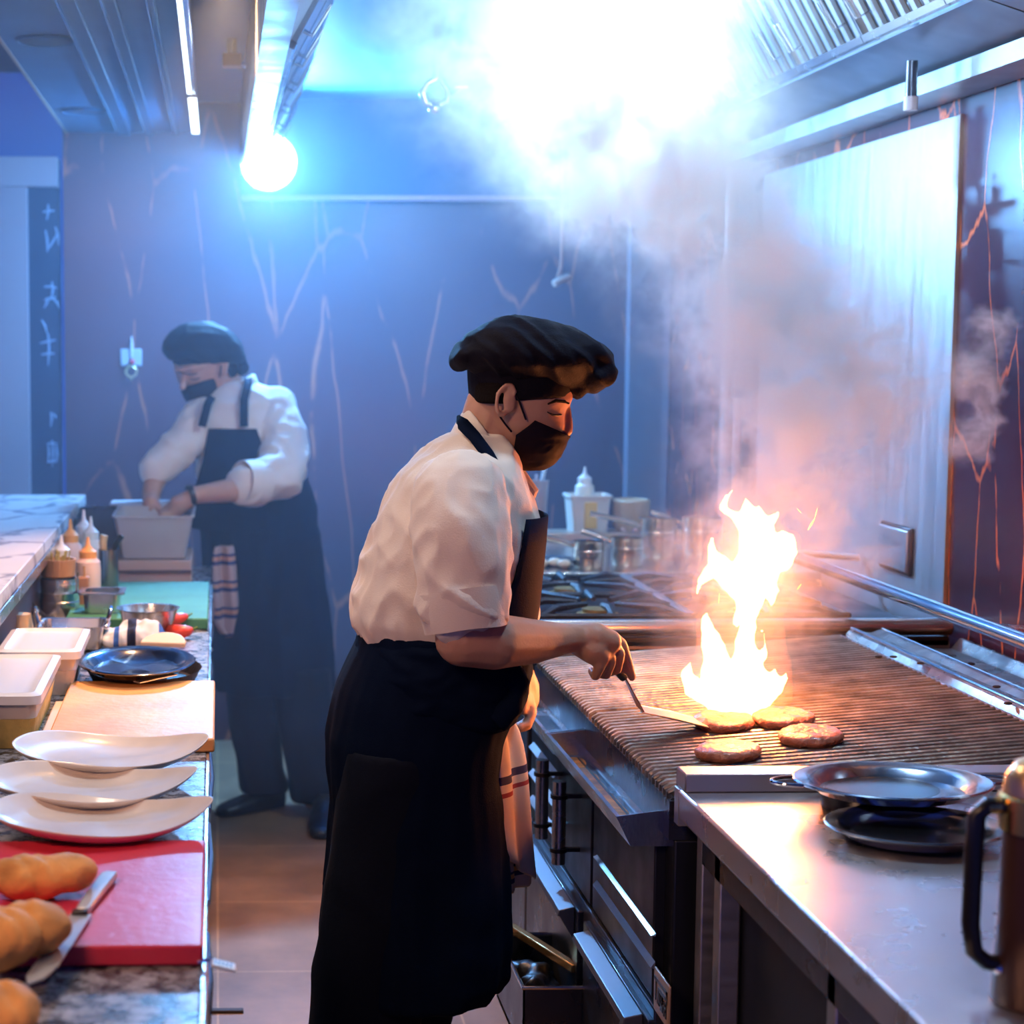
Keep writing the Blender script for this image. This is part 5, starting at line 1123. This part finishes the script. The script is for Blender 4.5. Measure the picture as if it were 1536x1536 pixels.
def plume(N, L, pos, M_, mr, nz, vm):
    w1 = nz(pos, 2.2, 2); w1v = vm('SCALE', vm('SUBTRACT', w1.outputs['Color'], (.5,.5,.5)), None, .34)
    w2 = nz(pos, 7, 3); w2v = vm('SCALE', vm('SUBTRACT', w2.outputs['Color'], (.5,.5,.5)), None, .13)
    p = vm('ADD', vm('ADD', pos, w1v), w2v); s = N.new('ShaderNodeSeparateXYZ'); L.new(p, s.inputs[0])
    cx = curve_of(N, L, s.outputs[2], [(.9,1.12),(1.15,1.17),(1.5,1.34),(1.8,1.32),(2.02,1.06),(2.4,.92),(2.8,.92)], .9, 2.8)
    cy = curve_of(N, L, s.outputs[2], [(.9,3.55),(1.2,3.62),(1.6,3.85),(2.0,4.25),(2.4,4.6),(2.8,4.8)], .9, 5.0) if False else None
    yl = M_('MULTIPLY_ADD', s.outputs[2], .62, 3.17)
    rr = curve_of(N, L, s.outputs[2], [(.9,.25),(1.1,.31),(1.4,.37),(1.8,.42),(2.05,.54),(2.4,.58),(2.8,.58)], .9, 2.8)
    dx = M_('DIVIDE', M_('SUBTRACT', s.outputs[0], cx), rr); dy = M_('DIVIDE', M_('SUBTRACT', s.outputs[1], yl), M_('MULTIPLY', rr, 1.1))
    d = M_('SQRT', M_('ADD', M_('MULTIPLY', dx, dx), M_('MULTIPLY', dy, dy)))
    env = mr(d, 1.25, .1, 0, 1)
    # billows: ridged fractal noise on strongly warped coordinates
    w3 = nz(p, 9, 3, .6); p3 = vm('ADD', p, vm('SCALE', vm('SUBTRACT', w3.outputs['Color'], (.5,.5,.5)), None, .10))
    f1 = nz(p3, 5.5, 5, .62); f2 = nz(p3, 15, 4, .6)
    r1 = M_('SUBTRACT', 1.0, M_('MULTIPLY', M_('ABSOLUTE', M_('SUBTRACT', f1.outputs[0], .5)), 5.0), clamp=True)
    r2 = M_('SUBTRACT', 1.0, M_('MULTIPLY', M_('ABSOLUTE', M_('SUBTRACT', f2.outputs[0], .5)), 5.5), clamp=True)
    big = mr(f1.outputs[0], .40, .62, 0, 1)
    tex = M_('MULTIPLY', M_('ADD', M_('MULTIPLY', big, 1.1), M_('MULTIPLY', M_('POWER', r1, 2.0), .55)), M_('MULTIPLY_ADD', M_('POWER', r2, 1.5), 1.3, .22))
    sz = N.new('ShaderNodeSeparateXYZ'); L.new(pos, sz.inputs[0]); return M_('MULTIPLY', M_('MULTIPLY', M_('MULTIPLY', env, env), M_('POWER', tex, 1.7)), mr(sz.outputs[2], 1.0, 1.6, .22, 1))
SM = scatter_mat('smoke_medium', (.94,.97,1), .0, None, 7.5)
o = vol_obj('smoke', (.35,2.95,.93), (1.82,5.6,2.6), (150,220,175), SM, plume); tag(o, 'billowing pale smoke plume rising from the burning grill into the hood', 'smoke', kind='stuff')
def wisp(N, L, pos, M_, mr, nz, vm):
    w2 = nz(pos, 9, 3); p = vm('ADD', pos, vm('SCALE', vm('SUBTRACT', w2.outputs['Color'], (.5,.5,.5)), None, .14)); s = N.new('ShaderNodeSeparateXYZ'); L.new(p, s.inputs[0])
    tot = None
    for (c, r) in WISPS:
        v = vm('SUBTRACT', p, tuple(c)); n_ = N.new('ShaderNodeVectorMath'); n_.operation = 'LENGTH'; L.new(v, n_.inputs[0]); e = mr(n_.outputs['Value'], r, r*.2, 0, 1); tot = e if tot is None else M_('MAXIMUM', tot, e)
    f2 = nz(p, 16, 4, .6); r2 = M_('SUBTRACT', 1.0, M_('MULTIPLY', M_('ABSOLUTE', M_('SUBTRACT', f2.outputs[0], .5)), 6), clamp=True)
    return M_('MULTIPLY', tot, M_('MULTIPLY_ADD', M_('POWER', r2, 2.0), 1.5, .12))
WISPS = [(at(1455,560,4.0),.075),(at(1478,500,4.0),.06),(at(1510,478,4.0),.035),(at(1445,660,4.0),.07),(at(1475,620,4.0),.06),(at(1490,585,4.0),.04)]
o = vol_obj('smoke_wisp', (1.5,3.85,1.35), (1.84,4.15,1.78), (110,90,130), scatter_mat('wisp_medium', (.93,.95,1), .1, None, 22), wisp); tag(o, 'two curling thin smoke wisps in front of the dark marble at right', 'smoke', kind='stuff')
hz = MB(); hp = [(4.45,.35),(BY-.06,.35),(BY-.06,2.74),(3.3,2.74),(3.3,2.05),(4.45,1.85)]; hz.loops([[Vector((-3.0,y,z)) for y,z in hp],[Vector((WX-.03,y,z)) for y,z in hp]]); hz = hz.build('haze', scatter_mat('haze_medium', (.55,.76,1), .3, HAZE), smooth=False); tag(hz, 'thin blue haze filling the whole kitchen air', 'haze', kind='stuff')

# ------------------------------------------------------------------ lamps and added fills
def spot_fixture(label, p, r, aim):
    t = thing('spot_lamp', label, 'spot lamp', p); d = (Vector(aim) - Vector(p)).normalized(); M = d.to_track_quat('Z','Y').to_matrix().to_4x4()
    MB().lathe([(.02,-.12),(r*.8,-.10),(r,-.02),(r*1.05,0),(r*.95,.0),(r*.9,-.02),(.002,-.03)], n=30, M=M).build('housing', HOODSTEEL, t)
    MB().lathe([(r*.88,-.012),(r*.6,-.004),(.002,.0)], n=30, M=M).build('lens', LAMP, t)
    MB().tube([M @ Vector((0,0,-.1)), Vector((0,0,2.77-p[2]))], .010, 8).build('drop_stem', STEEL, t); return t
def point(name, p, e, col, r=.05, soft=True):
    l = bpy.data.lights.new(name, 'POINT'); l.energy = e; l.color = col; l.shadow_soft_size = r; o = bpy.data.objects.new(name, l); o.location = p; C.objects.link(o); return o
def spot(name, p, aim, e, col, ang, r=.05, blend=.5):
    l = bpy.data.lights.new(name, 'SPOT'); l.energy = e; l.color = col; l.shadow_soft_size = r; l.spot_size = math.radians(ang); l.spot_blend = blend
    o = bpy.data.objects.new(name, l); o.location = p; o.rotation_euler = (Vector(aim)-Vector(p)).to_track_quat('-Z','Y').to_euler(); C.objects.link(o); return o
def area(name, p, aim, e, col, sx, sy):
    l = bpy.data.lights.new(name, 'AREA'); l.shape = 'RECTANGLE'; l.size = sx; l.size_y = sy; l.energy = e; l.color = col
    o = bpy.data.objects.new(name, l); o.location = p; o.rotation_euler = (Vector(aim)-Vector(p)).to_track_quat('-Z','Y').to_euler(); C.objects.link(o); return o
LA = at(403, 243, 6.9); LB = at(872, 62, 4.8)
spot_fixture('blazing cold white spot lamp above the back cook', LA, .10, (0,0,1.6)); spot_fixture('blazing white spot lamp inside the hood at the top of the picture', LB, .075, (.3,0,1.3))
COLD = (.42,.70,1.0)
point('lamp_back', LA + Vector((0,-.06,-.02)), EA, (.14,.45,1.0), .06)
point('lamp_hood', LB + Vector((0,-.07,-.04)), EB, (.40,.70,1.0), .07)
spot('lamp_hood_down', LB + Vector((.05,0,-.12)), (WX, 4.9, 1.7), ESP, (.75,.9,1), 110, .05, .8)
point('fire_light', at(1120, 930, YF) + Vector((0,-.0,0)), EF, (1,.24,.06), .10)
point('fire_light_low', at(1110, 1040, YF) , 40, (1,.45,.15), .07)
spot('smoke_fill_spot', (.85, 3.2, 2.73), (1.2, 4.3, 2.0), EP, (.50,.76,1), 46, .06, 1.0)  # unseen spot added to brighten the smoke plume
point('lamp_near', (1.05, 3.1, 2.6), EN, (.55,.78,1), .08)
area('warm_downlight', (-.9, 1.2, 2.45), (.5, 3.6, 1.0), EW, (1,.56,.34), .5, .5)
area('counter_downlight', (-.25, 3.2, 2.46), (-.25, 3.0, .9), ED, (1,.84,.72), .25, 1.0)
spot('aisle_downlight', (.02, 4.6, 2.58), (.14, 4.2, 0), EI, (1,.50,.22), 80, .06, .7)
spot('stove_warm_fill', (1.2, 6.0, 2.7), (1.02, 5.75, .9), ES, (1,.46,.15), 95, .05, .6)  # warm fill added over the stove, without a known source
w = bpy.data.worlds.new('world'); bpy.context.scene.world = w; w.use_nodes = True
w.node_tree.nodes['Background'].inputs[0].default_value = (.018,.045,.32,1); w.node_tree.nodes['Background'].inputs[1].default_value = WORLD
sc = bpy.context.scene
sc.view_settings.view_transform = 'Standard'; sc.view_settings.look = 'None'; sc.view_settings.gamma = 1; sc.view_settings.exposure = 0; sc.view_settings.use_curve_mapping = False
cy = sc.cycles
cy.max_bounces = 7; cy.diffuse_bounces = 2; cy.glossy_bounces = 3; cy.transmission_bounces = 4; cy.volume_bounces = 3; cy.transparent_max_bounces = 6
cy.use_denoising = True; cy.sample_clamp_indirect = 4; cy.caustics_reflective = False; cy.caustics_refractive = False
cy.use_adaptive_sampling = True; cy.adaptive_threshold = .2; cy.adaptive_min_samples = 16
cy.volume_step_rate = 3.0; cy.volume_max_steps = 256
